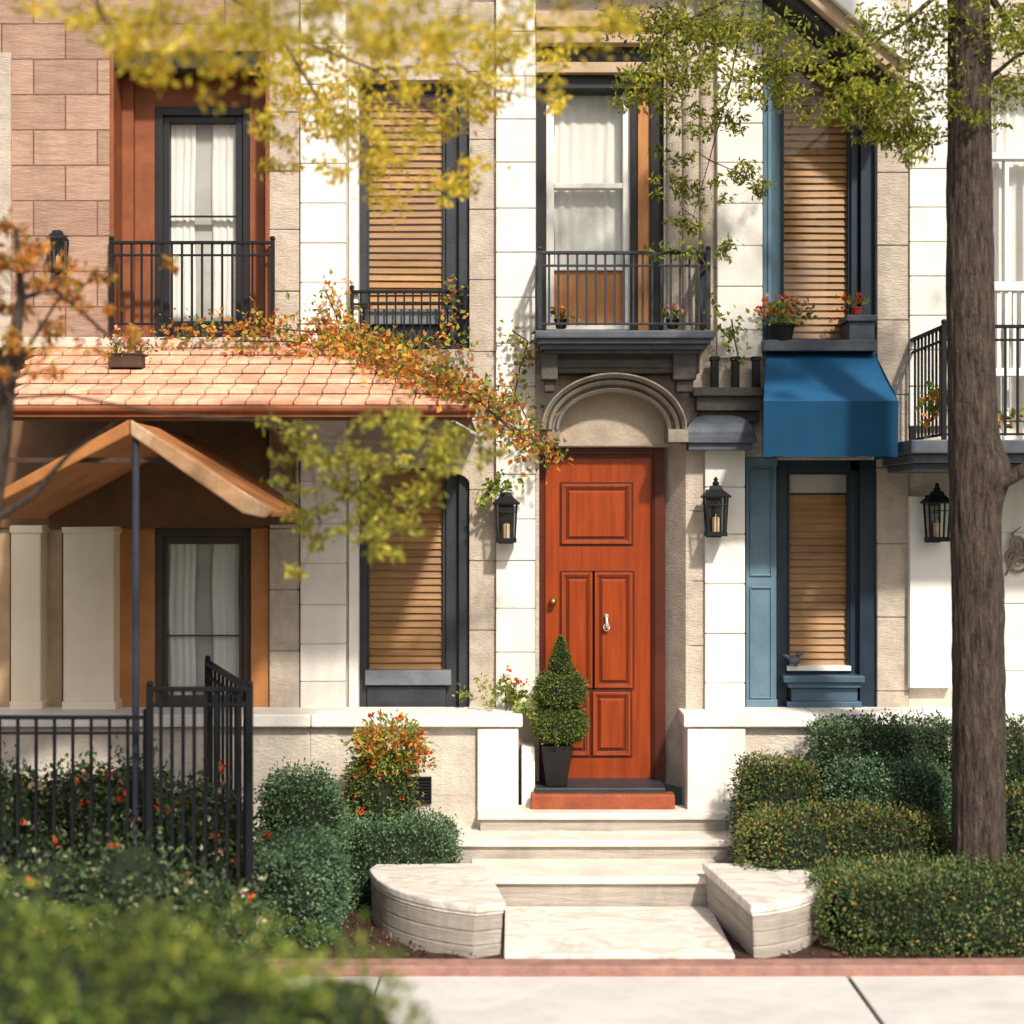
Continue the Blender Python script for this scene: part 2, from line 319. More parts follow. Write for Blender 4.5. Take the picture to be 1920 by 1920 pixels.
# ------------------------------------------------------------------ window helpers
def slats(u0, u1, v0, v1, y, pitch=.052, tilt=68):
    m = MB(); z = pz(v1,y)+.03; x0, x1 = px(u0,y), px(u1,y); w_ = pitch*.545; c, s_ = math.cos(R(tilt))*w_, math.sin(R(tilt))*w_
    while z < pz(v0,y)-.02:
        j = random.uniform(-.0025,.0025); t = .003
        yy = y+.025
        m.add([(x0,yy-c,z-s_+j),(x1,yy-c,z-s_-j),(x1,yy+c,z+s_-j),(x0,yy+c,z+s_+j),(x0,yy-c-t,z-s_+j+t),(x1,yy-c-t,z-s_-j+t),(x1,yy+c-t,z+s_-j+t),(x0,yy+c-t,z+s_+j+t)],
              [(0,3,2,1),(4,5,6,7),(0,1,5,4),(1,2,6,5),(2,3,7,6),(3,0,4,7)])
        z += pitch
    return m
def curtain(u0, u1, v0, v1, y, folds=7, amp=.025, seed=0):
    m = MB(); n = folds*10; x0, x1 = px(u0,y), px(u1,y); vs = []; fs = []
    for j in range(9):
        z = pz(v0,y)+(pz(v1,y)-pz(v0,y))*j/8
        for i in range(n+1):
            t = i/n; vs.append((x0+(x1-x0)*t+.006*math.sin(j+seed), y+amp*math.sin(t*folds*6.283+seed+.25*math.sin(j*.6+t*5))*(0.6+.4*math.sin(t*9+seed)), z))
    for j in range(8):
        for i in range(n): a = j*(n+1)+i; fs.append((a,a+1,a+n+2,a+n+1))
    return m.add(vs, fs)
def blocks(m, u0, u1, joints, yf, yb):
    for a, b in zip(joints[:-1], joints[1:]): m.pb(u0, u1, a+.9, b-.9, yf+random.uniform(-.004,.004), yb)
    m.pb(u0+1.5, u1-1.5, joints[0]+2, joints[-1]-2, yf+.014, yb-.01)
    return m
def rows(v0, v1, pitch, off=0): 
    r = [v0]; v = v0+pitch-off
    while v < v1-pitch*.4: r.append(v+random.uniform(-4,4)); v += pitch
    return r+[v1]

# ------------------------------------------------------------------ left house
A = thing('brownstone_townhouse', 'brown stone townhouse with terracotta window recess on the far left', 'house', (px(200),0,0))
MB().pb(-420,205,-350,655,0,.6).pb(205,505,-350,95,.004,.6).build('wall', BROWN, A, .006)
MB().pb(-80,20,98,655,-.03,.05).build('quoin', BEIGE, A, .008)
m = MB(); blocks(m, 505, 561, rows(-350,1335,112), .02, .6); m.build('corner_pier', BEIGE, A, .006)
m = MB().pb(205,213,95,632,.012,.38).pb(497,505,95,632,.012,.38).pb(213,250,95,632,.28,.6).pb(250,292,95,632,.34,.6).pb(468,497,95,632,.3,.6).pb(250,468,95,202,.36,.6)
m.build('recess_lining', TERRA, A, .005)
MB().pb(207,503,95,128,.03,.3).build('recess_head_shade', DARK, A, .004)  # charcoal block standing in for the shadow at the recess head
MB().pb(-420,515,632,652,-.09,.45).build('balcony_ledge', WALLST, A, .008)
def french(root, v0, v1, y, mid, cm, fm, t1=15, t2=13):
    f = MB().ring(290,470,v0,v1,t1,t1,16,10,y,y+.12).ring(290+t1,470-t1,v0+16,v1-10,t2,t2,14,20,y+.03,y+.1).pb(290+t1+t2,470-t1-t2,mid-1.3,mid+1.3,y+.045,y+.09).build('window', fm, root, .004)
    MB().pane(290+t1+t2,470-t1-t2,v0+30,v1-30,y+.065).build('pane', GLASS, f)
    curtain(312,366,v0+26,v1-26,y+.115,4,.008,1).build('curtain', cm, f, 0, True)
    curtain(398,448,v0+26,v1-26,y+.115,4,.008,2.2).build('curtain', cm, f, 0, True)
    MB().pb(300,460,v0+5,v1,y+.14,y+.16).build('room_backdrop', CURT2, f)
    return f
french(A, 200, 632, .33, 405, CURT, DARK)
french(A, 990, 1335, .12, 1192, CURT, TAUPE, 14, 8)
MB().pb(-420,505,655,990,.06,.6).pb(-420,290,990,1335,.3,.6).build('porch_wall', PORCH, A, .004)
MB().pb(212,290,990,1335,.11,.6).build('orange_pillar', PORCHO, A, .006)
MB().pb(470,505,990,1335,.06,.6).build('orange_pillar', PORCHO, A, .006)
for a, b in ((-90,-24),(20,76),(118,213)):
    MB().pb(a,b,985,1335,-.08,.28).pb(a-3,b+3,985,1000,-.1,.27).pb(a-3,b+3,1315,1335,-.1,.27).build('cream_panel', CREAM, A, .012)
MB().pb(78,116,990,1335,.1,.3).pb(-22,18,990,1335,.1,.3).build('door_panel', TANB, A, .004)
MB().pb(-420,561,1335,1640,0,.6).build('plinth', WALLST, A, .004)

# ------------------------------------------------------------------ central house
B = thing('cream_townhouse', 'cream ashlar townhouse with orange arched front door and small iron balcony', 'house', (px(1000),0,0))
arch = [(px(673,.03),pz(866,.03)),(px(880,.03),pz(866,.03))]+[(px(776+104*math.cos(t),.03),pz(906-30*math.sin(t),.03)) for t in [math.pi*k/16 for k in range(17)]]
m = MB().pb(562,880,-350,150,.03,.6).pb(562,880,655,866,.03,.6).pb(562,1005,1335,1640,.03,.6).prism_y(arch, .03, .13)
m.pb(562,672,150,655,.07,.6).pb(562,672,866,1335,.07,.6)
blocks(m, 880, 930, rows(-350,1335,131,40), .035, .6)
m.pb(930,1005,-350,1335,.05,.6).pb(1005,1430,-350,55,.05,.6)
m.build('wall', BEIGE, B, .005)
m = MB(); blocks(m, 563, 648, rows(-350,1335,75,20), 0, .3); m.build('white_pilaster', WHITE, B, .006)
m = MB(); blocks(m, 930, 1004, rows(-350,1335,83,6), -.01, .3); m.build('white_pilaster', WHITE, B, .006)
m = MB(); blocks(m, 1345, 1430, rows(-350,672,77,35), 0, .3); m.build('white_pilaster', WHITE, B, .006)
MB().pb(654,672,-350,1335,.045,.2).build('thin_pilaster', WPAINT, B, .005)
m = MB().pb(1245,1345,-350,700,.06,.6)
for u in (1262,1292,1324):
    m.tube([P(u,-345,.06), P(u,700,.06)], .05, 14)
m.build('fluted_column', BEIGE, B)
def blindwin(v0, v1, top=22):
    f = MB().ring(674,880,v0,v1,14,0,top,0,.14,.3).pb(836,860,v0,v1,.15,.3).pb(860,881,v0,v1,.09,.3).pb(688,836,v1-45,v1-2,.12,.34).ring(688,836,v0+top,v1-45,4,6,4,6,.17,.22).build('window', SLATE, B, .004)
    slats(691,833,v0+top,v1-48,.19).build('blind', WOOD, f)
    MB().pane(690,834,v0+top,v1-48,.18).build('pane', GLASS, f)
    MB().pb(684,846,v1-75,v1-47,.08,.2).build('sill', SLATELT, f, .006)
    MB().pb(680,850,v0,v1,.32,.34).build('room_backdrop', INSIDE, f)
blindwin(150,655); blindwin(868,1332,10)
y = .22
f = MB().ring(1024,1182,150,618,15,14,16,12,y,y+.1).pb(1039,1168,343,353,y-.01,y+.08).pb(1039,1168,497,507,y,y+.08).pb(1168,1174,180,618,y-.02,y).build('window', WPAINT, B, .004)
MB().pane(1039,1168,164,345,y+.05).pane(1039,1168,352,498,y+.03).build('pane', GLASS, f)
curtain(1039,1168,160,500,y+.11,6,.010,.4).build('curtain', CURT, f, 0, True)
MB().pb(1039,1168,507,606,y+.03,y+.06).build('lower_panel', OAK, f, .003)
MB().pb(1004,1250,130,630,y+.32,y+.34).build('room_backdrop', CURT2, f)
MB().pb(1004,1024,130,632,.16,.6).pb(1182,1196,130,632,.18,.6).pb(1219,1246,130,632,.13,.6).build('bay_post', DARK, B, .004)
MB().pb(1196,1219,130,632,.16,.5).build('oak_panel', OAK, B, .004)
MB().pb(1005,1245,80,116,.1,.5).pb(1005,1245,136,166,.12,.5).build('dark_beam', DARK, B, .004)
MB().pb(1005,1245,20,50,-.04,.5).pb(1005,1245,56,80,-.01,.5).pb(1005,1245,116,136,.05,.5).build('tan_beam', TANB, B, .005)
m = MB().pb(1003,1340,619,634,-.46,.3).pb(1008,1334,634,644,-.43,.05).pb(1014,1326,644,654,-.38,.05).pb(1020,1316,654,662,-.30,.05)
m.build('balcony_slab', SLATEB, B, .01)
m = MB().pb(1012,1312,662,700,-.20,.05).pb(1022,1300,672,690,-.215,-.19)
for u0, u1 in ((1014,1046),(1262,1306)): m.pb(u0,u1,660,712,-.27,-.1).pb(u0+6,u1-6,712,735,-.23,-.1)
m.build('balcony_bracket', SLATEBR, B, .01)
m = MB().pb(1004,1430,700,838,.0,.6).pb(1004,1430,632,700,.02,.6)
m.pb(1397,1430,838,860,.03,.6)
m.build('portal_wall', BEIGE, B, .004)
cx, cz = px(1150,-.2), pz(806,-.2); rx, rz = .385, .27
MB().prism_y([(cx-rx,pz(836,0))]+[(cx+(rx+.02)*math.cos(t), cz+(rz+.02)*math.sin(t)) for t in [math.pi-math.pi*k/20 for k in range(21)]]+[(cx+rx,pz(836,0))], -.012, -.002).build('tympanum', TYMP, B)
prof = [(0,.0),(0,-.20),(.02,-.22),(.032,-.18),(.045,-.18),(.055,-.24),(.075,-.26),(.088,-.22),(.098,-.27),(.118,-.30),(.128,-.30),(.128,0)]
m = MB(); vs = []; fs = []; n = 40; k_ = len(prof)
for i in range(n+1):
    t = math.pi*i/n
    for o, yy in prof: vs.append((cx+(rx+o)*math.cos(t), yy, cz+(rz+o)*math.sin(t)))
for i in range(n):
    for k in range(k_-1): a = i*k_+k; fs.append((a,a+1,a+k_+1,a+k_))
m.add(vs, fs)
m.box(cx+rx-.005, cx+rx+.135, -.315, .0, cz-.09, cz-.001); m.box(cx-rx-.12, cx-rx+.005, -.2, .0, cz-.09, cz-.001)
m.build('arch_moulding', ARCHM, B, 0, False)
MB().prism_z([(px(1286,-.1),-.1),(px(1247,.12),.13),(px(1300,.13),.14),(px(1300,-.1),-.09)], .62, pz(812,0)).pb(1003,1011,838,1490,-.015,.2).build('door_jamb', BEIGE, B, .004)
m = MB(); blocks(m, 1288, 1323, rows(838,1340,124), -.10, .3); m.build('rough_pilaster', BEIGE, B, .005)
m = MB(); blocks(m, 1322, 1397, rows(838,1340,93,20), -.135, .3); m.build('portal_pilaster', WHITE, B, .006)
c0 = (px(1346,-.12), .02, 0)
m = MB(); hw = .255
z0 = pz(832,-.12)
m.box(c0[0]-hw, c0[0]+hw, -.30, .1, z0, z0+.045).box(c0[0]-hw+.03, c0[0]+hw-.03, -.27, .1, z0-.05, z0)
vs = []; fs = []
for i in range(9):
    t = math.pi/2*i/8; w = hw*(.96*math.cos(t)**.7 if i < 8 else .0); w = max(w, .07); z = z0+.045+.165*math.sin(t)
    vs += [(c0[0]-w, -.28*w/hw-.01, z), (c0[0]+w, -.28*w/hw-.01, z), (c0[0]+w, .1, z), (c0[0]-w, .1, z)]
for i in range(8):
    for k in range(4): fs.append((i*4+k, i*4+(k+1)%4, i*4+4+(k+1)%4, i*4+4+k))
fs.append((32,33,34,35)); m.add(vs, fs)
m.build('pilaster_cap', SLATEB, B, .006)
m = MB().pb(1300,1432,726,742,-.2,.0).pb(1306,1428,742,770,-.15,.0).pb(1312,1424,770,792,-.1,0)
m.build('dark_ledge', SLATEBR, B, .006)
for u in (1341,1380,1419):
    MB().pb(u-7,u+7,676,726,-.13,-.06).pb(u-9,u+9,668,676,-.135,-.055).build('ledge_post', IRON, B, .004)
# door
yd = .1
MB().ring(1011,1247,828,1466,9,20,24,0,yd-.03,yd+.2).ring(1020,1227,852,1466,3,4,5,0,yd-.015,yd+.15).build('door_frame', DOORF, B, .004)
d = MB().pb(1021,1226,854,1464,yd+.02,yd+.08)
def panel(m, u0, u1, v0, v1):
    m.ring(u0,u1,v0,v1,5,5,5,5,yd+.002,yd+.03).ring(u0+5,u1-5,v0+5,v1-5,3,3,3,3,yd+.011,yd+.03)
    x0,x1,z0,z1 = px(u0+11,yd),px(u1-11,yd),pz(v1-11,yd),pz(v0+11,yd); b = .014
    m.add([(x0,yd+.021,z0),(x1,yd+.021,z0),(x1,yd+.021,z1),(x0,yd+.021,z1),(x0+b,yd+.005,z0+b),(x1-b,yd+.005,z0+b),(x1-b,yd+.005,z1-b),(x0+b,yd+.005,z1-b)],
          [(0,3,2,1),(4,5,6,7),(0,1,5,4),(1,2,6,5),(2,3,7,6),(3,0,4,7)])
    return m
door = d.build('door', DOORM, B, .003)
for a in ((1053,1184,908,1020),(1053,1111,1074,1290),(1115,1186,1074,1290),(1053,1105,1298,1417),(1112,1182,1298,1417)):
    m = MB(); panel(m,*a); m.build('door_panel', DOORM, door, .002)
    MB().ring(a[0]+7.5,a[1]-7.5,a[2]+7.5,a[3]-7.5,4,4,4,4,yd+.0185,yd+.0195).ring(a[0]-4,a[1]+4,a[2]-4,a[3]+4,4,4,4,4,yd+.0175,yd+.0198).build('panel_groove', DOORF, door)
m = MB(); m.ell(P(1037,1128,yd-.03), (.026,.03,.026)); m.lathe([(.03,0),(.03,.002)], P(1037,1128,yd+.0), 12)
m.build('door_knob', BRASS, door, 0, True)
m = MB(); c = P(1137,1168,yd-.012)
m.tube([c+Vector((0,0,.055)), c+Vector((0,-.012,.03)), c+Vector((.003,-.02,-.0)), c+Vector((0,-.015,-.04))], [.012,.009,.013,.014], 10)
m.tube([c+Vector((.02*math.cos(t), -.01, -.03+.026*math.sin(t))) for t in [6.283*k/14 for k in range(15)]], .005, 6)
m.tube([c+Vector((0,.02,.05)), c+Vector((0,-.005,.05))], .016, 10)
m.build('door_knocker', SILVER, door, 0, True)
MB().box(px(1003,-.32), px(1248,-.32), -.322, .16, .5, .662).build('threshold', SLATE, B, .008)

# ------------------------------------------------------------------ blue house
Bl = thing('blue_trimmed_townhouse', 'narrow stone townhouse with blue painted window bays behind the blue awning', 'house', (px(1550),0,0))
m = MB().pb(1430,1645,-350,110,.05,.6).pb(1430,1645,642,862,.045,.6).pb(1400,1645,1335,1640,.04,.6)
blocks(m, 1645, 1704, rows(-350,1640,140,30), .02, .6)
m.build('wall', BEIGE, Bl, .005)
def splay(m, u0, y0, u1, y1, v0, v1):
    m.prism_z([(px(u0,y0),y0),(px(u1,y1),y1),(px(u1,y1)-.02,y1+.05),(px(u0,y0)-.0,y1+.05)], pz(v1,.0), pz(v0,.0)); return m
m = MB(); splay(m,1431,.02,1466,.2,110,640); m.pb(1440,1446,110,640,.05,.1); m.build('window_reveal', BLUEP, Bl, .003)
f = MB().ring(1464,1640,112,645,6,50,20,8,.18,.36).pb(1596,1610,112,640,.15,.26).pb(1614,1641,112,640,.1,.26).build('window', BLUED, Bl, .004)
slats(1469,1589,126,636,.21).build('blind', WOOD, f)
MB().pane(1468,1590,128,638,.195).build('pane', GLASS, f)
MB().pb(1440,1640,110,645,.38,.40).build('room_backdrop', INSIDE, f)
MB().pb(1432,1645,637,658,-.12,.3).build('window_ledge', SLATEB, Bl, .006)
MB().pb(1592,1640,602,655,-.1,.2).pb(1588,1644,590,602,-.13,.2).build('ledge_pier', SLATEB, Bl, .006)
m = MB().pb(1399,1456,858,1335,.05,.5)
for e in ((1406,1448,880,1080),(1406,1448,1100,1310)): m.ring(*e,3,3,3,3,.035,.06)
m.pb(1399,1458,1312,1335,.02,.1).pb(1398,1458,858,872,.02,.1)
m.build('bay_pilaster', BLUEP, Bl, .004)
f = MB().ring(1456,1645,858,1335,20,0,26,8,.12,.3).pb(1594,1612,858,1335,.12,.3).pb(1612,1646,858,1335,.06,.3).pb(1476,1594,1258,1328,.14,.3).ring(1476,1594,884,1258,5,5,6,6,.14,.2).build('window', BLUED, Bl, .004)
slats(1480,1590,922,1250,.165).build('blind', WOOD, f)
MB().pb(1480,1590,888,924,.19,.2).build('blind_header', CURT2, f)
MB().pane(1479,1591,888,1254,.152).build('pane', GLASS, f)
MB().pb(1476,1596,1249,1258,.08,.2).build('white_sill', WPAINT, f, .003)
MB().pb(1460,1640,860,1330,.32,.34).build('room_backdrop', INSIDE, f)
m = MB().pb(1470,1622,1268,1280,-.04,.14).pb(1478,1614,1280,1290,-.01,.14).pb(1484,1608,1290,1316,.03,.14).pb(1476,1616,1316,1330,.0,.14)
m.build('sill_shelf', mat('mid_blue_paint', (.068,.122,.18), (.045,.09,.13), 5, .5, .1, 40), Bl, .006)
ap = (px(1345,-.5), pz(-190,-.5)); e1 = (px(1700,-.5), pz(118,-.5))
def rake(m, a, b, t0, t1, y0, y1):
    m.prism_y([(a[0],a[1]-t0),(b[0],b[1]-t0),(b[0],b[1]-t1),(a[0],a[1]-t1)], y0, y1); return m
e0 = (px(985,-.5), pz(-186,-.5))
m = MB(); rake(m,ap,e1,0,-.30,-.5,.3); rake(m,e0,ap,0,-.30,-.499,.3); m.build('gable_rake', WPAINT, Bl, .01)
m = MB(); rake(m,ap,e1,.12,.003,-.44,.3); rake(m,e0,ap,.12,.003,-.438,.3); m.build('gable_soffit', TANB, Bl, .006)
m = MB(); rake(m,ap,e1,.20,.123,-.34,.3); rake(m,e0,ap,.20,.123,-.338,.3); m.build('gable_moulding', DARK, Bl, .006)

# ------------------------------------------------------------------ right house
W = thing('white_townhouse', 'white townhouse with iron balcony behind the tree trunk on the right', 'house', (px(1900),0,0))
m = MB().pb(1704,1850,-350,850,.05,.6).pb(2010,2400,-350,850,.05,.6).pb(1850,2010,-350,150,.05,.6).pb(1704,2400,850,1640,.045,.6); m.build('wall', WALLST, W, .004)
m = MB(); blocks(m, 1706, 1782, rows(-350,800,67), 0, .3); blocks(m, 1858, 1990, rows(870,1340,130), .01, .3); m.build('white_pilaster', WHITE, W, .006)
f = MB().ring(1850,2012,150,835,10,10,14,10,.1,.25).pb(1860,2002,286,298,.1,.2).pb(1884,1892,298,830,.12,.2).pb(1928,1936,298,830,.12,.2).build('window', WPAINT, W, .004)
MB().pane(1860,2002,164,825,.16).build('pane', GLASS, f)
curtain(1858,2004,160,830,.26,8,.02,.9).build('curtain', CURT, f, 0, True)
MB().pb(1850,2012,150,835,.42,.44).build('room_backdrop', CURT2, f)
MB().pb(1706,1786,930,1290,-.045,.05).build('white_wall_panel', WPAINT, W, .006)
MB().box(px(1704,-.9), 5.2, -.96, .1, 2.99, 3.08).box(px(1712,-.9), 5.15, -.9, .1, 2.93, 2.99).box(px(1722,-.9), 5.1, -.8, .1, 2.88, 2.93).build('balcony_slab', SLATEB, W, .008)

# ------------------------------------------------------------------ railings
def railing(name, label, cat, pts, z0, z1, n_per, r=.0075, group=None, m=IRON, posts=True, rail=.022):
    loc = (pts[0][0], pts[0][1], z0); t = thing(name, label, cat, loc, group)
    a = MB()
    for p, q in zip(pts[:-1], pts[1:]): a.beam((*p,z1), (*q,z1), rail*1.6, rail)
    a.build('top_rail', m, t, .003)
    for nm, zz in (('bottom_rail', z0+.04), ('cross_rail', z1-.09)):
        b = MB()
        for p, q in zip(pts[:-1], pts[1:]): b.beam((*p,zz), (*q,zz), rail*.8, rail*.7)
        b.build(nm, m, t, .002)
    proto = None
    for (p, q), n in zip(zip(pts[:-1], pts[1:]), n_per):
        for i in range(1, n):
            x = p[0]+(q[0]-p[0])*i/n; yy = p[1]+(q[1]-p[1])*i/n
            if proto is None:
                bx = loc[0], loc[1]
                proto = MB().box(bx[0]-r, bx[0]+r, bx[1]-r, bx[1]+r, z0+.03, z1-.01).build('baluster', m, t); o = proto
            else: o = proto.copy(); C.objects.link(o); o.parent = t
            o.location = (x-loc[0], yy-loc[1], 0)
    if posts:
        for p in pts: MB().box(p[0]-r*2, p[0]+r*2, p[1]-r*2, p[1]+r*2, z0, z1+.015).ell((p[0],p[1],z1+.03), (.02,.02,.02), 6).build('post', m, t)
    return t
yb = -.05
railing('balcony_railing', 'black iron railing in front of the terracotta recess window', 'railing', [(px(209,yb),yb),(px(511,yb),yb)], pz(618,yb), pz(455,yb), [16])
yb = .02
railing('balcony_railing', 'low black iron guard across the upper window left of the balcony', 'railing', [(px(660,yb),yb),(px(872,yb),yb)], pz(646,yb), pz(547,yb), [13], .006)
yb = -.41
railing('balcony_railing', 'dark iron railing of the small balcony above the front door', 'railing', [(px(1012,yb),-.03),(px(1012,yb),yb),(px(1328,yb),yb),(px(1328,yb),-.03)], pz(618,yb), pz(474,yb), [3,18,3], m=mat('blue_black_iron',(.02,.026,.036),(.014,.018,.024),20,.5,.2,80))
yb = -.88
railing('balcony_railing', 'black iron railing of the balcony behind the tree trunk', 'railing', [(px(1770,yb),.02),(px(1770,yb),yb),(5.1,yb)], 3.08, 3.84, [9,27])
t = thing('white_balustrade', 'white painted balustrade in front of the right house window', 'balustrade', (px(1850,-.1),-.1,pz(705,-.1)))
MB().pb(1850,2012,528,545,-.1,-.02).build('top_rail', WPAINT, t, .004); MB().pb(1850,2012,690,705,-.1,-.02).build('bottom_rail', WPAINT, t, .004)
proto = None
for i in range(11):
    u = 1858+15*i
    if proto is None: proto = o = MB().pb(u-3,u+3,545,690,-.08,-.04).build('baluster', WPAINT, t)
    else: o = proto.copy(); C.objects.link(o); o.parent = t; o.location = ((15*i)*(D-.08)/F, 0, 0)
yb = -2.55
railing('iron_fence', 'black iron garden fence with thick corner post beside round shrubs', 'fence', [(px(281,yb),yb),(px(468,yb),yb),(px(474,-.9)-.3,-.9)], .05, pz(1292,yb), [9,10], .009, rail=.026)
yb = -2.5
railing('iron_fence', 'lower black iron fence run in front of the flowering bush at far left', 'fence', [(-4.6,yb),(px(274,yb),yb)], .05, pz(1345,yb), [24], .008)

# ------------------------------------------------------------------ awning
X0, X1, yf = px(1432,-.75), px(1685,-.75), -.75
zt, zf, zb = pz(657,0), pz(752,yf), pz(856,yf); xt0, xt1 = px(1438,.0), px(1640,0)
aw = thing('window_awning', 'bright blue fabric awning over the lower window right of door', 'awning', ((X0+X1)/2, 0, zb))
m = MB(); n = 14; vs = []; fs = []
for j in range(n+1):
    t = j/n; yy = .03+(yf-.03)*t; zz = zt+(zf-zt)*t-.02*math.sin(math.pi*t)
    for i in range(n+1):
        s = i/n; a = xt0+(X0-xt0)*t; b = xt1+(X1-xt1)*t
        vs.append((a+(b-a)*s, yy, zz-.008*math.sin(math.pi*t)*abs(math.sin(s*math.pi*3))))
for j in range(n):
    for i in range(n): a = j*(n+1)+i; fs.append((a,a+1,a+n+2,a+n+1))
m.add(vs, fs).build('canopy', AWN, aw, 0, True)
m = MB(); vs = []; fs = []; n = 30
for i in range(n+1):
    s = i/n; x = X0+(X1-X0)*s
    for k in range(3):
        z = zf+(zb-zf)*k/2; vs.append((x, yf-.004-.006*math.sin(s*23)*k/2+.02*k/2, z-.004*math.sin(s*40)*(k==2)))
for i in range(n):
    for k in range(2): a = i*3+k; fs.append((a,a+1,a+4,a+3))
m.add(vs, fs).build('valance', mat('shaded_awning_fabric', (.010,.062,.135), (.008,.05,.11), 3, .85, .3, 500, spec=.15), aw, 0, True)  # awning blue darkened, shade of the steep face painted in
for xa, xb in ((xt0,X0),(xt1,X1)):
    m = MB(); m.add([(xa,.03,zt),(xb,yf,zf),(xb,yf+.015,zb),(xa,.03,zb)], [(0,1,2,3)]); m.build('side_panel', AWN, aw)
MB().beam((X0+.01,yf+.03,zf-.01),(X1-.01,yf+.03,zf-.01),.02,.02).build('awning_frame', IRON, aw)

# ------------------------------------------------------------------ lanterns
def lantern(loc, label, finial=True, flare=1.):
    t = thing('wall_lantern', label, 'lantern', loc); x, y, z = loc
    m = MB(); w = .075; w2 = .062; h = .25
    for sx in (-1,1):
        for sy in (-1,1): m.beam((x+sx*w2,y+sy*w2,z),(x+sx*w,y+sy*w,z+h),.014,.014)
    m.prism_z([(x-w2-.012,y-w2-.012),(x+w2+.012,y-w2-.012),(x+w2+.012,y+w2+.012),(x-w2-.012,y+w2+.012)], z-.02, z+.012)
    for s in (-1,1): m.box(x-w,x+w,y+s*w-.006,y+s*w+.006,z+h*.78,z+h*.81); m.box(x-.004,x+.004,y+s*(w2+.006)-.004,y+s*(w2+.006)+.004,z,z+h)
    m.build('cage', IRON, t, .002)
    m = MB().lathe([(.135*flare,0),(.14*flare,.012),(.10,.035),(.062,.06),(.05,.085),(.03,.09)], (x,y,z+h), 4, 1, 1)
    if finial: m.lathe([(.02,.09),(.026,.105),(.012,.12),(.018,.13),(.003,.15)], (x,y,z+h), 10)
    m.build('cap', IRON, t)
    m = MB().box(x-.055,x+.055,y+.11,y+.125,z-.03,z+h+.06).beam((x,y+.12,z+h*.3),(x,y+w2,z+h*.3),.03,.03).beam((x,y+.12,z+h+.02),(x,y,z+h+.02),.025,.025); m.build('wall_plate', IRON, t, .003)
    m = MB()
    for s in (-1,1):
        m.add([(x-w2,y+s*w2,z),(x+w2,y+s*w2,z),(x+w,y+s*w,z+h),(x-w,y+s*w,z+h)],[(0,1,2,3)]); m.add([(x+s*w2,y-w2,z),(x+s*w2,y+w2,z),(x+s*w,y+w,z+h),(x+s*w,y-w,z+h)],[(0,1,2,3)])
    m.build('glass', GLASS, t)
    MB().lathe([(.026,0),(.026,.10),(.006,.105),(.003,.125)], (x,y,z+.012), 12).build('candle', WAX, t)
    return t
lantern((px(949,-.13),-.13,pz(1012,-.13)), 'black wall lantern left of the orange door under a trailing plant', False)
lantern((px(1342,-.26),-.26,pz(1000,-.26)), 'black wall lantern with finial on the pilaster right of the door')
lantern((px(1757,-.17),-.17,pz(1010,-.17)), 'black wall lantern on the white panel beside the tree trunk')
lantern((px(108,-.10),-.10,pz(505,-.10)), 'black wall lantern on the brown stone wall at upper left', False, .82).scale = (.8,.8,.82)

# ------------------------------------------------------------------ low walls, steps, pedestals
t = thing('low_garden_wall', 'low cream stone wall with coping left of the front steps', 'wall', (px(700),-.35,0))
MB().pb(-420,900,1362,1640,-.35,.0).pb(582,632,1366,1640,-.358,-.3).build('wall_face', WALLST, t, .006)
MB().pb(-420,582,1340,1364,-.42,.05).pb(582.8,980,1340,1364,-.423,.05).build('coping', WHITE, t, .012)
MB().pb(895,972,1366,1640,-.40,-.02).pb(978,1003,1400,1640,-.2,.05).build('end_pier', WHITE, t, .008)
t = thing('low_garden_wall', 'low cream stone wall with coping right of the front steps', 'wall', (px(1500),-.35,0))
MB().pb(1397,2400,1362,1640,-.35,.0).build('wall_face', WALLST, t, .006)
MB().pb(1282,1530,1340,1364,-.42,.05).pb(1530.8,2400,1340,1364,-.422,.05).build('coping', WHITE, t, .012)
MB().pb(1289,1398,1366,1640,-.40,-.02).build('end_pier', WHITE, t, .008)
S = thing('front_steps', 'pale limestone steps with red top step leading to the orange door', 'steps', (px(1130,-1.5),-1.3,.05))
def marble(name, k=1.):
    m, nt, N, L = new_mat(name)
    out = N.new('ShaderNodeOutputMaterial'); b = N.new('ShaderNodeBsdfPrincipled'); L.new(b.outputs[0], out.inputs[0]); geo = N.new('ShaderNodeNewGeometry')
    mp = N.new('ShaderNodeMapping'); mp.inputs['Scale'].default_value = (1,2.2,1); mp.inputs['Rotation'].default_value = (0,0,.3); L.new(geo.outputs['Position'], mp.inputs[0])
    nz = N.new('ShaderNodeTexNoise'); nz.inputs['Scale'].default_value = 1.6; nz.inputs['Detail'].default_value = 7; nz.inputs['Roughness'].default_value = .6; nz.inputs['Distortion'].default_value = 1.2; L.new(mp.outputs[0], nz.inputs['Vector'])
    r = ramp(N, [(.0,(.75,.705,.64)),(.44,(.75,.705,.64)),(.5,(.56,.495,.43)),(.56,(.78,.745,.69)),(.68,(.64,.58,.51)),(1,(.75,.71,.655))]); L.new(nz.outputs[0], r.inputs[0]); L.new(r.outputs[0], b.inputs['Base Color']); b.inputs['Roughness'].default_value = .55
    return m
MARB = marble('veined_paving')
MB().box(px(945,-2.5), px(1378,-2.5), -2.5, -1.34, .0, .075).build('landing', MARB, S, .008)
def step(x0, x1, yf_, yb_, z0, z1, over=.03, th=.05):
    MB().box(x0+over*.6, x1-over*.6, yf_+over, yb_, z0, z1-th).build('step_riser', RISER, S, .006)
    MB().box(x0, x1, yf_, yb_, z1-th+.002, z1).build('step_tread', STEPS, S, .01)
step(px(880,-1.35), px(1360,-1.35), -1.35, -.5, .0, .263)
step(px(848,-.82), px(1396,-.82), -.82, -.3, .0, .395)
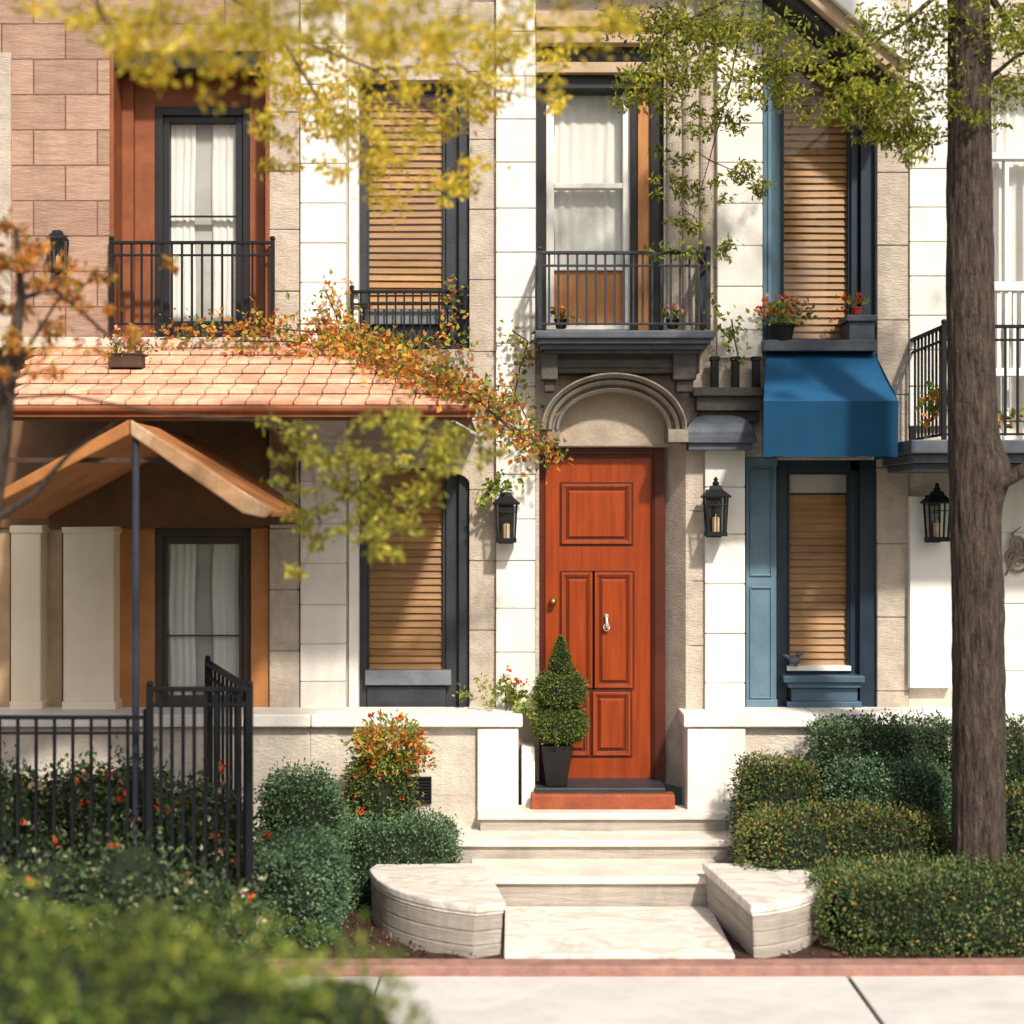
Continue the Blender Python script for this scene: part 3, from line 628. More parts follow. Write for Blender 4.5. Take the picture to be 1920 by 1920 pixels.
step(px(895,-.534), px(1368,-.534), -.534, -.2, .3, .524)
MB().box(px(995,-.39), px(1266,-.39), -.39, -.25, .5, .628).build('red_step', STEPRED, S, .012)
def pedestal(label, poly):
    t = thing('stone_pedestal', label, 'pedestal', (poly[0][0], poly[0][1], .05), None)
    def sc(p, k):
        cx = sum(a for a,_ in p)/len(p); cy = sum(b for _,b in p)/len(p); return [(cx+(a-cx)*k, cy+(b-cy)*k) for a,b in p]
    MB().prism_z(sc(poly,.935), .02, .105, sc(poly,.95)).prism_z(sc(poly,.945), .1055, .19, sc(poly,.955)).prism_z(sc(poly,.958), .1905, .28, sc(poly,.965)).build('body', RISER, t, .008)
    MB().prism_z(sc(poly,.98), .2805, .30).prism_z(poly, .3005, .35).build('cap_slab', MARB, t, .014)
def bez(a, b, c, n=14): return [((1-s)**2*a[0]+2*s*(1-s)*b[0]+s*s*c[0], (1-s)**2*a[1]+2*s*(1-s)*b[1]+s*s*c[1]) for s in [i/n for i in range(n+1)]]
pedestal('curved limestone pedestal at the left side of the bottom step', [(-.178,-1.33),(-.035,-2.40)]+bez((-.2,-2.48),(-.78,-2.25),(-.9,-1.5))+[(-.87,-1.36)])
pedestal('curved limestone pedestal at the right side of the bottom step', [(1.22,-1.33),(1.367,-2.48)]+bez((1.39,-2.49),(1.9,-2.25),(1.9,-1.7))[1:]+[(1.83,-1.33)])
t = thing('wall_vent', 'small dark louvred vent grille low in the garden wall', 'vent', P(785,1507,-.37))
MB().ring(762,809,1457,1507,4,4,4,4,-.375,-.34).build('frame', IRON, t, .002)
m = MB()
for i in range(7): v = 1464+i*6; m.pb(766,805,v,v+3,-.37,-.345)
m.pb(766,805,1461,1503,-.353,-.349); m.build('louvre', DARK, t)

# ------------------------------------------------------------------ porch roof (tiles)
T = thing('tiled_porch_roof', 'red clay tiled porch roof with vine along its edge', 'roof', (px(350,-.8),-.8,3.1))
tl, tr = Vector((-3.45,.0,pz(652,0))), Vector((px(640,0),.0,pz(652,0)))
bl, br = Vector((-3.16,-1.6,pz(762,-1.6))), Vector((px(885,-1.6),-1.6,pz(762,-1.6)))
m = MB(); nr = 6; tw = .150
for j in range(nr):
    a0, a1 = j/nr, (j+1.12)/nr
    x0 = bl.x+(tl.x-bl.x)*a0; x1 = br.x+(tr.x-br.x)*a0
    k = -1
    while True:
        xa = x0+k*tw+(bl.x-x0)%tw; xb = xa+tw-.010; k += 1
        if xa > x1: break
        xa = max(xa,x0); xb = min(xb,x1)
        if xb-xa < .03: continue
        lift = .016+random.uniform(0,.003); ya = bl.y+(tl.y-bl.y)*a0-.012; yb_ = bl.y+(tl.y-bl.y)*a1
        za = bl.z+(tl.z-bl.z)*a0; zb_ = bl.z+(tl.z-bl.z)*a1
        n = 2; vs = []; fs = []
        sk = random.uniform(-.003,.003)
        for yy, zz, lf in ((ya+sk,za,lift+.014),(yb_,zb_,.003)):
            for h_ in (0,-.02):
                for i in range(n+1):
                    s = i/n; vs.append((xa+(xb-xa)*s, yy, zz+lf+h_))
        q = n+1
        for i in range(n):
            fs += [(i,i+1,2*q+i+1,2*q+i),(q+i,3*q+i,3*q+i+1,q+i+1),(i,q+i,q+i+1,i+1)]
        fs += [(0,2*q,3*q,q),(n,q+n,3*q+n,2*q+n)]
        m.add(vs, fs)
m.build('tiles', TILE, T)
dz = Vector((0,0,-.03))
m = MB(); m.add([bl+dz,br+dz,tr+dz,tl+dz,bl+dz*3,br+dz*3,tr+dz*3,tl+dz*3],[(0,1,2,3),(4,7,6,5),(0,4,5,1),(1,5,6,2),(2,6,7,3),(3,7,4,0)]); m.build('roof_deck', PORCH, T)
m = MB().beam(bl+Vector((-.02,-.02,-.035)), br+Vector((.02,-.02,-.035)), .05, .065); m.tube([bl+Vector((-.02,-.05,-.02)), br+Vector((.03,-.05,-.02))], .025, 10); m.build('fascia_gutter', TERRA, T)
m = MB()
for i in range(22):
    p = br.lerp(tr, i/21); q = br.lerp(tr, (i+1.15)/21); u_ = Vector((0,0,.03))
    m.tube([p+u_+Vector((0,0,.012)), q+u_], [.05,.04], 8)
m.build('hip_tiles', TILE, T)
m = MB(); m.add([br+Vector((0,0,-.09)),tr+Vector((0,0,-.06)),Vector((br.x,0.02,br.z-.09))],[(0,1,2)]); m.build('hip_side', PORCH, T)
x = px(545,0); MB().beam((x,.02,2.75),(x,-.02,3.2),.07,.07).beam((x,0,2.78),(x,-.9,3.2),.06,.07).beam((x,.0,3.2),(x,-1.5,3.2),.06,.07).build('bracket', PORCH, T, .006)
# russet gable canopy with pole
yc = -2.35; ym = -.5
K = thing('entrance_canopy', 'russet peaked entrance canopy on a slim pole under the tiled roof', 'canopy', (px(250,yc),yc,.0))
ax, az = px(245,yc), pz(790,yc); rxx, rzz = px(510,yc), pz(962,yc); lx, lz = px(-80,yc), pz(968,yc)
MB().prism_y([(ax,az),(rxx,rzz),(rxx,rzz-.02),(ax,az-.02)], yc, ym).build('canopy_cover', ORFAB, K)
MB().prism_y([(ax,az),(lx,lz),(lx,lz-.02),(ax,az-.02)], yc, ym).build('canopy_cover', ORFAB, K)
MB().prism_y([(ax+.002,az+.012),(rxx+.02,rzz+.012),(rxx-.04,rzz-.03),(rxx-.17,rzz-.0),(ax+.002,az-.08)], yc-.03, yc-.003).build('rake_board', TANFAB, K, .012)
MB().prism_y([(ax-.002,az+.012),(lx,lz+.012),(lx,lz-.05),(ax-.002,az-.08)], yc-.028, yc-.003).build('rake_board', ORFAB, K, .012)
MB().prism_y([(ax,az-.024),(rxx-.06,rzz+.005),(rxx-.08,rzz-.08),(lx+.03,lz-.08),(lx+.03,lz-.0)], ym-.05, ym).build('rear_panel', PORCH, K)
MB().beam((lx,yc+.06,pz(862,yc)),(px(355,yc),yc+.06,pz(862,yc)),.022,.028).build('tie_beam', POTW, K)
MB().tube([(px(253,yc),yc+.02,.0),(px(253,yc),yc+.02,az-.03)], .021, 12).build('pole', mat('blue_grey_metal',(.045,.052,.075),(.03,.035,.05),10,.5,spec=.2), K)

# ------------------------------------------------------------------ foliage helpers
def spray(clumps, size, aspect=.5, jit=.9, droop=.25, fl=(1,1,.55), per=24):
    Ps = []; Ns = []
    for (u, v, y, r, n) in clumps:
        c = np.array(P(u,v,y)); k = max(3, int(n/per))
        sub = rng.normal(size=(k,3))*np.array(fl)*r*.62
        for s in sub:
            q = rng.normal(size=(n//k,3))*np.array(fl)*r*.22+c+s; Ps.append(q); Ns.append(rng.normal(size=(n//k,3))*.4+np.array([0,0,-.15]))
    return leaf_arrays(np.concatenate(Ps), np.concatenate(Ns), size, aspect, jit, droop)
def twigs(m, base, clumps, r0=.02, k=3):
    for (u, v, y, r, n) in clumps:
        c = P(u,v,y); b = min(base, key=lambda p: (p-c).length)
        mid = b.lerp(c,.5)+Vector((random.uniform(-.05,.05),random.uniform(-.05,.05),.06))
        m.tube([b,mid,c], [r0*.6,r0*.4,r0*.2], 5)
        for i in range(k):
            e = c+Vector((random.gauss(0,r*.6),random.gauss(0,r*.6),random.gauss(0,r*.35))); m.tube([mid.lerp(c,.6), c.lerp(e,.5)+Vector((0,0,.03)), e], [r0*.25,r0*.18,r0*.08], 4)
def limbs(m, specs):
    bases = []
    for pts, rr in specs:
        m.tube(pts, [rr*(1-.75*i/(len(pts)-1)) for i in range(len(pts))], 7)
        for a, b in zip(pts[:-1], pts[1:]): bases += [a.lerp(b,.25*k) for k in range(4)]
    return bases
def mul(cl, k): return [(u,v,y,r,int(n*k)) for (u,v,y,r,n) in cl]

# right tree
yt = -1.75
tx0 = px(1826,yt)
TR = thing('street_tree', 'tall tree with straight brown trunk in front of the right hedges', 'tree', (tx0,yt,.04))
m = MB(); n = 72; vs = []; fs = []; rings = 220; zt_ = 7.4
for i in range(rings+1):
    z = .02+(zt_-.02)*i/rings
    u = 1826+ (6 if z < 2 else 6-(z-2)*5); cxx = px(u,yt)+.012*math.sin(z*1.3)
    r = .156 if z > 1 else .156+.03*(1-z)**2
    r = r-.009*max(0,z-2.2); kb = math.exp(-((z-2.85)/.16)**2)
    for k in range(n):
        a = 2*math.pi*k/n; ca, sa = math.cos(a), math.sin(a)
        ridg = noise.noise((ca*4.5, sa*4.5, z*1.3))*.5+noise.noise((ca*13, sa*13, z*3.2))*.7
        rr = r*(1+.09*ridg+.04*noise.noise((ca*26,sa*26,z*8)))+kb*.07*max(0,ca*.9-sa*.3)
        vs.append((cxx+rr*ca, yt+rr*sa, z))
for i in range(rings):
    for k in range(n): fs.append((i*n+k,i*n+(k+1)%n,(i+1)*n+(k+1)%n,(i+1)*n+k))
m.add(vs, fs).build('trunk', BARK, TR, 0, True)
MB().tube([P(1840,925,yt-.05), P(1875,905,yt-.1), P(1905,890,yt-.14), P(1990,840,yt-.2), P(2100,760,yt-.3)], [.07,.05,.042,.036,.02], 12).build('low_branch', BARK, TR, 0, True)
yc2 = -1.0
m = MB()
bases = limbs(m, [([P(1815,-60,yt),P(1700,40,yt+.05),P(1620,90,yt+.1),P(1600,180,yt+.15)],.018), ([P(1812,-120,yt),P(1600,-60,-1.4),P(1400,-20,yc2),P(1250,60,yc2),P(1180,150,yc2)],.022),
                ([P(1400,-20,yc2),P(1370,150,yc2),P(1330,300,yc2+.1),P(1290,440,yc2+.2)],.007), ([P(1330,300,yc2+.1),P(1420,340,yc2+.1)],.005), ([P(1835,-40,yt),P(1900,60,yt+.1),P(1990,120,yt+.2)],.03), ([P(1840,160,yt),P(1900,110,yt-.1),P(1990,60,yt-.1)],.018)])
cl = []
for (u,v,r,nn) in ((1200,40,.24,440),(1270,60,.26,540),(1350,50,.26,560),(1430,60,.25,460),(1470,120,.2,260),(1300,130,.25,500),(1230,150,.2,360),(1210,190,.14,170),(1400,150,.22,380),(1460,180,.15,150),(1290,230,.17,190),(1370,220,.16,130),(1270,300,.13,90),(1310,360,.16,150),(1400,320,.15,120),(1440,350,.12,90),(1280,410,.13,100),(1320,470,.12,70),(1250,340,.1,50)):
    cl.append((u,v,(yc2 if v < 200 else yc2+.2)+random.uniform(-.15,.15),r,nn))
for (u,v,r,nn) in ((1560,130,.18,170),(1620,150,.18,240),(1680,190,.22,500),(1720,240,.2,400),(1660,260,.17,220),(1590,200,.19,220),(1700,90,.24,420),(1750,40,.22,360),(1640,60,.16,140),(1540,220,.12,70),(1760,170,.16,190),(1700,300,.12,80),(1880,60,.2,340),(1910,160,.18,260),(1860,200,.12,120),(1960,100,.25,320),(1890,20,.2,260),(1750,-80,.3,200),(1900,-100,.3,200),(1240,-60,.3,200)):
    cl.append((u,v,yt+random.uniform(-.3,.3) if u > 1500 else yc2,r,nn))
twigs(m, bases, cl, .007, 4); m.build('limb', BARK, TR)
V, Fc = spray(mul(cl,1.3), .046, .42, .9, .3); leaf_obj('crown', [(V,Fc,LG)], TR)
# top-left foreground tree
yq = -5.4; yn = -3.7
TL = thing('overhanging_tree', 'yellow leaved tree reaching over the street from the upper left', 'tree', (-4.4,yq,0.))
m = MB(); m.tube([(-4.4,yq,0),(-4.38,yq,1.5),(-4.3,yq,3.0),(-4.1,yq,4.3),(-3.7,yq,5.2)], [.2,.17,.15,.13,.1], 14); m.build('trunk', BARK, TL, 0, True)
m = MB(); tip = Vector((-3.7,yq,5.2))
bases = limbs(m, [([tip,P(-80,-90,yq),P(100,-80,yq),P(300,-60,yq),P(480,-50,yq),P(700,-60,yq),P(950,-50,yq),P(1080,-20,yq)],.03), ([P(100,-80,yq),P(180,0,yq),P(230,90,yq),P(240,130,yq)],.01),
    ([tip,P(100,-120,-4.8),P(350,-70,yn),P(520,60,yn),P(600,190,yn),P(740,300,yn)],.016), ([P(520,60,yn),P(700,130,yn),P(850,240,yn),P(860,340,yn)],.008), ([P(700,130,yn),P(860,120,yn),P(930,170,yn),P(1040,190,yn)],.007)])
cl = []
for (u,v,r,nn) in ((110,30,.12,60),(200,60,.16,120),(260,100,.16,150),(330,60,.2,220),(400,80,.22,260),(470,50,.2,220),(540,40,.2,200),(620,60,.2,200),(700,50,.2,200),(780,50,.2,200),(860,50,.2,190),(960,50,.2,190),(1060,40,.2,170),(1140,20,.17,130),(350,-60,.3,200),(650,-70,.3,200),(950,-80,.3,200),(100,-60,.3,160)):
    cl.append((u,v,yq+random.uniform(-.4,.5),r*.95,nn))
for (u,v,r,nn) in ((560,140,.2,220),(590,190,.22,280),(530,230,.15,130),(535,290,.13,90),(620,120,.22,240),(690,190,.2,200),(720,250,.2,210),(740,310,.2,220),(690,330,.14,90),(840,110,.22,230),(900,150,.2,220),(1000,120,.18,160),(940,200,.14,90),(850,230,.14,100),(860,330,.14,110),(830,365,.1,60),(880,290,.1,45),(620,280,.15,70),(1040,190,.1,50),(780,120,.2,180),(640,230,.15,100),(790,200,.11,60)):
    cl.append((u,v,yn+random.uniform(-.35,.35),r*1.05,nn))
twigs(m, bases, cl, .006, 4); m.build('limb', TWIG, TL)
V, Fc = spray(mul(cl,1.2), .043, .5, .9, .3); leaf_obj('crown', [(V,Fc,LY)], TL)
# hanging mid-left branch
ym2 = -4.1
HT = thing('young_tree', 'slender olive leaved tree drooping in front of the porch wall', 'tree', (-3.6,ym2,0))
m = MB(); m.tube([(-3.6,ym2,0),(-3.6,ym2,1.5),(-3.5,ym2,2.6),(-3.1,ym2+.1,3.1)], [.06,.05,.04,.03], 10); m.build('trunk', TWIG, HT, 0, True)
m = MB()
bases = limbs(m, [([Vector((-3.1,ym2+.1,3.1)),P(120,740,ym2),P(300,775,ym2),P(500,790,ym2),P(670,830,ym2),P(790,835,ym2),P(900,850,ym2)],.009),([P(500,790,ym2),P(585,880,ym2),P(600,980,ym2),P(560,1090,ym2)],.005),([P(670,830,ym2),P(720,920,ym2),P(760,1000,ym2)],.005)])
cl = [(u+26,v,ym2+random.uniform(-.25,.25),r*.95,nn) for (u,v,r,nn) in ((540,820,.15,90),(600,840,.18,150),(660,870,.18,160),(620,930,.16,130),(690,950,.16,150),(735,930,.13,110),(720,1000,.13,120),(735,1035,.08,45),(570,960,.14,90),(560,1020,.09,40),(535,1080,.07,25),(780,820,.17,120),(840,850,.17,130),(875,830,.13,80),(720,800,.17,110),(800,890,.13,80),(640,1000,.09,35),(500,870,.1,40)) ]
twigs(m, bases, cl, .005, 3); m.build('limb', TWIG, HT)
V, Fc = spray(mul(cl,1.35), .043, .5, .9, .3); leaf_obj('crown', [(V,Fc,LM),], HT)
# orange sapling far left
yo = -4.2
OT = thing('orange_tree', 'thin tree with orange autumn leaves at the left edge', 'tree', (px(-30,yo),yo,0))
m = MB(); m.tube([Vector((px(-60,yo),yo,0)),P(-40,1100,yo),P(0,830,yo),P(15,700,yo),P(40,560,yo),P(30,430,yo)], [.07,.06,.05,.04,.022,.01], 10); m.build('trunk', BARK, OT, 0, True)
m = MB()
bases = limbs(m, [([P(15,700,yo),P(60,640,yo),P(110,560,yo),P(180,520,yo)],.012),([P(40,560,yo),P(100,540,yo),P(170,600,yo),P(215,640,yo),P(265,665,yo)],.014),([P(-20,980,yo),P(60,930,yo),P(130,850,yo),P(220,790,yo)],.022)])
cl = [(u,v,yo+random.uniform(-.2,.2),r,nn) for (u,v,r,nn) in ((20,430,.13,90),(60,500,.14,110),(20,560,.13,90),(120,540,.13,90),(80,620,.13,90),(20,640,.13,90),(180,520,.09,50),(140,570,.09,50),(-40,500,.2,120),(10,480,.12,70),(60,690,.12,70),(320,490,.06,24),(190,650,.07,30),(240,640,.07,30))]
twigs(m, bases, cl, .007, 3); m.build('limb', BARK, OT)
V, Fc = spray(mul(cl,1.3), .043, .5, .9, .2); leaf_obj('crown', [(V,Fc,LO)], OT)

# vines
def vine(name, label, lines, size, mats, dens, spread, stem=.006):
    t = thing(name, label, 'vine', lines[0][0])
    m = MB(); Ps = []
    for pts in lines:
        m.tube(pts, stem, 5)
        for a, b in zip(pts[:-1], pts[1:]):
            k = max(2, int((b-a).length*dens)); s = rng.uniform(0,1,size=(k,1)); Ps.append(np.array(a)*(1-s)+np.array(b)*s+rng.normal(size=(k,3))*spread*np.array([1,.7,.8]))
    m.build('stem', TWIG, t); Ps = np.concatenate(Ps); ix = np.array_split(rng.permutation(len(Ps)), len(mats)); g = []
    for i_, mm_ in zip(ix, mats):
        V, Fc = leaf_arrays(Ps[i_], np.tile([0,-.5,.3],(len(i_),1)), size, .65, .8); g.append((V,Fc,mm_))
    leaf_obj('foliage', g, t); return t
hip = [br.lerp(tr,k/6)+Vector((0,-.05,.07)) for k in range(7)]
vine('climbing_vine', 'orange leaved vine running along the top and hip of tiled roof', [[P(300,636,-.2),P(420,622,-.2),P(520,616,-.2),P(600,624,-.2),P(660,640,-.15)], [P(440,640,-.35),P(540,640,-.4),P(640,655,-.4)], hip[::-1], [h_+Vector((-.10,-.08,.02)) for h_ in hip], [h_+Vector((.06,-.0,-.04)) for h_ in hip], [hip[0],P(930,780,-1.4),P(1000,825,-1.2),P(1030,865,-1.0)], [hip[0],P(940,790,-1.5),P(1000,840,-1.2)], [P(640,640,-.1),P(630,590,-.12),P(610,545,-.12)]], .050, (LO,LO,LO,LV), 330, .095)
vine('climbing_vine', 'green vine climbing the white pilaster left of the balcony', [[P(1015,870,-.3),P(985,780,-.15),P(965,740,-.1),P(975,690,-.08),P(990,640,-.08),P(960,620,-.08)],[P(965,740,-.1),P(930,750,-.1),P(900,735,-.1)]], .047, (LV,LV,LO), 230, .06)
vine('climbing_vine', 'sparse flowering greenery along the ledge of the low window guard', [[P(680,650,-.06),P(760,640,-.06),P(830,640,-.06),P(875,650,-.06)],[P(845,640,-.06),P(848,580,-.06),P(850,520,-.06)],[P(700,655,-.1),P(800,660,-.1)]], .045, (LV,LO), 190, .05)
vine('climbing_vine', 'wispy green plant beside three small posts above the portal', [[P(1385,672,-.1),P(1378,640,-.12),P(1372,600,-.12)],[P(1372,640,-.12),P(1345,610,-.14)],[P(1350,590,-.14),P(1335,560,-.16)]], .05, (LV,), 150, .055)
vine('climbing_vine', 'trailing leafy sprig hanging over the balcony railing top', [[P(1215,480,-.44),P(1260,470,-.44),P(1310,475,-.44)],[P(1310,475,-.44),P(1325,500,-.44)]], .05, (LV,), 160, .05)
vine('trailing_plant', 'small trailing plant above the lantern left of door', [[P(905,935,-.13),P(930,915,-.13),P(960,920,-.13)],[P(930,915,-.13),P(935,895,-.13)]], .055, (LV,LV), 330, .045)
vine('leafy_plant', 'low green plant growing behind railing of the right balcony', [[P(1745,790,-.7),P(1760,740,-.7),P(1750,770,-.7)],[P(1880,790,-.6),P(1920,790,-.6)]], .06, (LV,LO), 300, .05)

# ------------------------------------------------------------------ hedges and shrubs
def hedgepx(name, label, cat, u0, u1, v0, zbot, y, dy, **k):
    z1 = pz(v0, y); x0, x1 = px(u0,y-dy*.6), px(u1,y-dy*.6)
    return hedge(name, label, cat, ((x0+x1)/2, y, (z1+zbot)/2), ((x1-x0)/2, dy, (z1-zbot)/2), **k)
hedgepx('round_shrub', 'round blue green box shrub against the low wall', 'shrub', 478, 638, 1432, .0, -1.1, .3, e=2.6, n=7500, size=.023, seed=1, amp=.07, mats=(HB,HG))
hedgepx('box_hedge', 'low clipped hedge between the vent and the steps', 'hedge', 632, 852, 1532, .0, -1.05, .33, e=5, n=8500, size=.023, seed=2, amp=.04, mats=(HB,HG))
hedgepx('round_shrub', 'large mounded blue green shrub beside the iron fence corner', 'shrub', 462, 642, 1565, .0, -2.0, .38, e=2.5, n=11000, size=.023, seed=3, amp=.1, mats=(HB,HB,HG))
hedgepx('box_hedge', 'front clipped hedge beside the right stone pedestal', 'hedge', 1545, 2130, 1622, .0, -2.05, .42, e=5.5, n=20000, size=.024, seed=4, amp=.045, mats=(HO,HG,HG))
hedgepx('box_hedge', 'olive hedge directly behind the right stone pedestal', 'hedge', 1392, 1790, 1512, .0, -1.3, .28, e=5, n=12000, size=.024, seed=5, amp=.06, mats=(HO,HO,HG))
hedgepx('box_hedge', 'small clipped hedge beside the pier right of the steps', 'hedge', 1385, 1540, 1420, .2, -.85, .26, e=4.6, n=7000, size=.024, seed=6, amp=.06, mats=(HO,HG))
hedgepx('round_shrub', 'mounded blue green shrub in the middle of right hedges', 'shrub', 1545, 1800, 1420, .2, -.98, .26, e=3, n=9500, size=.023, seed=7, amp=.07, mats=(HB,HB,HG))
hedgepx('box_hedge', 'tallest flat topped hedge along the right low wall', 'hedge', 1526, 1800, 1347, .4, -.65, .24, e=6, n=9000, size=.024, seed=8, amp=.03, mats=(HG,HG,HB))
hedgepx('box_hedge', 'dark hedge against the wall right of the tree trunk', 'hedge', 1815, 2200, 1352, .0, -.9, .3, e=6, n=10000, size=.026, seed=9, amp=.04, mats=(HG,HG,HO))
hedgepx('box_hedge', 'clipped hedge at right behind the front hedge and trunk', 'hedge', 1850, 2200, 1470, .0, -1.35, .25, e=5, n=7000, size=.026, seed=11, amp=.05, mats=(HG,HO))
def multi_hedge(name, label, cat, lobes, **k):
    G = []; cv = []; cf = []; o = 0
    for (c, h, e, n, s, amp) in lobes:
        g, (v, f, _) = hedge_geo(c, h, e, n, k.get('size',.05), s, amp, .55, .1, k['mats'], k.get('flowers'), k.get('loose',.06))
        G += g; cv.append(v); cf += [tuple(i+o for i in q) for q in f]; o += len(v)
    mats = []
    for V, Fc, m_ in G:
        if m_ not in mats: mats.append(m_)
    out = []
    for m_ in mats:
        Vs = []; Fs = []; oo = 0
        for V, Fc, q in G:
            if q is m_: Vs.append(V); Fs.append(Fc+oo); oo += len(V)
        out.append((np.concatenate(Vs), np.concatenate(Fs), m_))
    return tag(leaf_obj(name, out, None, (np.concatenate(cv), cf, CORE)), label, cat)
yh = -7.1
multi_hedge('foreground_hedge', 'bright green leafy hedge in the near left foreground', 'hedge',
    [((px(110,yh),yh,.62),(.62,.5,pz(1700,yh)-.62),2.8,8000,1,.1), ((px(390,yh),yh-.1,.55),(.42,.5,pz(1715,yh)-.55),2.7,6000,2,.12), ((px(590,yh),yh-.1,.5),(.38,.45,pz(1790,yh)-.5),2.6,5000,4,.12), ((px(-150,yh),yh,.65),(.6,.5,pz(1680,yh)-.65),2.8,4000,3,.1)], size=.033, mats=(HF,))
ys = -2.1
DUSK = leaf_mat('dusky_leaf',[(0,(.03,.048,.032)),(.7,(.09,.115,.066)),(1,(.42,.38,.24))],0)
multi_hedge('flowering_bush', 'dark leafy bush with red and cream flowers behind the iron fence', 'bush',
    [((px(60,ys),ys,.58),(.50,.30,pz(1420,ys)-.58),2.1,4200,1,.3), ((px(215,ys),ys+.05,.56),(.42,.30,pz(1435,ys)-.56),2.1,3800,3,.3), ((px(345,ys),ys,.5),(.36,.3,pz(1450,ys)-.5),2.0,3200,8,.3), ((px(415,ys),ys+.05,.42),(.2,.28,pz(1530,ys)-.42),2.0,2000,5,.25), ((px(-120,ys),ys,.6),(.5,.3,pz(1400,ys)-.6),2.2,2500,6,.2)],
    size=.042, mats=(HD,HD,HG,DUSK), flowers=((FR,14,.045),(FW,16,.034)), loose=.16)
yg = -3.15
multi_hedge('low_shrub', 'low dark leafy shrub with pale flecks in front of the iron fence', 'shrub',
    [((px(60,yg),yg,.36),(.44,.28,pz(1600,yg)-.36),2.2,3000,2,.25), ((px(250,yg),yg,.34),(.40,.28,pz(1590,yg)-.34),2.2,2800,5,.25), ((px(395,yg),yg+.05,.3),(.25,.26,pz(1630,yg)-.3),2.1,2000,7,.25)],
    size=.038, mats=(HD,HG,DUSK), flowers=((FW,10,.03),(FR,5,.035)), loose=.14)
ob = thing('flowering_shrub', 'shrub with orange red blossoms in front of the low wall', 'shrub', (px(725,-.75),-.75,.04))
ys2 = -.75
g, core = hedge_geo((px(712,ys2),ys2,(pz(1405,ys2)+.1)/2+.1), (.235,.22,(pz(1400,ys2)-.25)/2), 2.3, 4200, .034, 3, .15, .5, .1, (HO,HG,LV), ((FR,30,.032),))
g2, core2 = hedge_geo((px(735,ys2),ys2-.02,pz(1400,ys2)), (.26,.2,.21), 2.1, 1900, .038, 5, .25, .5, .16, (LV,LO,LV), ((FR,60,.032),))
leaf_obj('foliage', g, ob, core); leaf_obj('blossom', g2, ob)
MB().tube([(px(718,ys2),ys2,.0),(px(720,ys2),ys2,.7)], .03, 8).build('stem', TWIG, ob)
ob = thing('flowering_plant', 'small plant with pink red flowers on coping left of the topiary', 'plant', P(950,1345,-.2))
V, Fc = spray([(945,1310,-.2,.13,170),(965,1290,-.2,.11,120),(920,1290,-.2,.1,50),(900,1275,-.2,.06,20),(980,1330,-.25,.1,120)], .045, .55, .9, .1, (1,.7,.8)); V2, F2 = spray([(955,1270,-.24,.06,26),(965,1285,-.25,.08,20)], .03, .8, .9, 0)
leaf_obj('foliage', [(V,Fc,LV)], ob); leaf_obj('blossom', [(V2,F2,FR)], ob)
MB().tube([P(950,1342,-.2),P(948,1300,-.2)], .006, 5).tube([P(955,1342,-.2),P(965,1280,-.2)], .005, 5).build('stem', TWIG, ob)
# topiary
yt2 = -.2; tpx = px(1051,yt2)
TP = thing('potted_topiary', 'tiered clipped topiary in a tall dark pot before the door', 'topiary', (tpx-.02,yt2,.662))
MB().prism_z([(tpx-.03+sx*.072,yt2+sy*.072) for sx,sy in ((-1,-1),(1,-1),(1,1),(-1,1))], .663, pz(1395,yt2), [(tpx-.03+sx*.11,yt2+sy*.11) for sx,sy in ((-1,-1),(1,-1),(1,1),(-1,1))]).build('pot', POTD, TP, .008)
MB().tube([(tpx-.02,yt2,pz(1398,yt2)),(tpx,yt2,pz(1230,yt2))], .014, 8).build('stem', TWIG, TP)
TOPM = leaf_mat('topiary_leaf', [(0,(.035,.06,.012)), (.5,(.08,.12,.021)), (1,(.19,.22,.038))], 0)
for (v, rx_, rz_, n) in ((1358,.194,.13,4600),(1292,.178,.13,4200)):
    g, core = hedge_geo((tpx,yt2,pz(v,yt2)), (rx_,rx_,rz_), 2.3, n, .018, v, .03, .6, .03, (TOPM,), None, .03); leaf_obj('foliage', g, TP, core)
k = 2400; zz = rng.uniform(0,1,k)**1.1; th = rng.uniform(0,2*math.pi,k); rr = .092*(1-zz)**.75*(1+.15*np.sin(zz*18+th))*rng.uniform(.85,1.03,k)
z_a, z_b = pz(1258,yt2), pz(1193,yt2)
pos = np.stack([tpx+rr*np.cos(th), yt2+rr*np.sin(th), z_a+zz*(z_b-z_a)],1); nn_ = np.stack([np.cos(th),np.sin(th),np.full(k,.4)],1)
V, Fc = leaf_arrays(pos, nn_, .016, .6, .7); cm = MB().lathe([(.07,0),(.06,.08),(.025,.18),(.004,.23)], (tpx,yt2,z_a), 14)
leaf_obj('foliage', [(V,Fc,TOPM)], TP, (np.array(cm.v), cm.f, CORE))
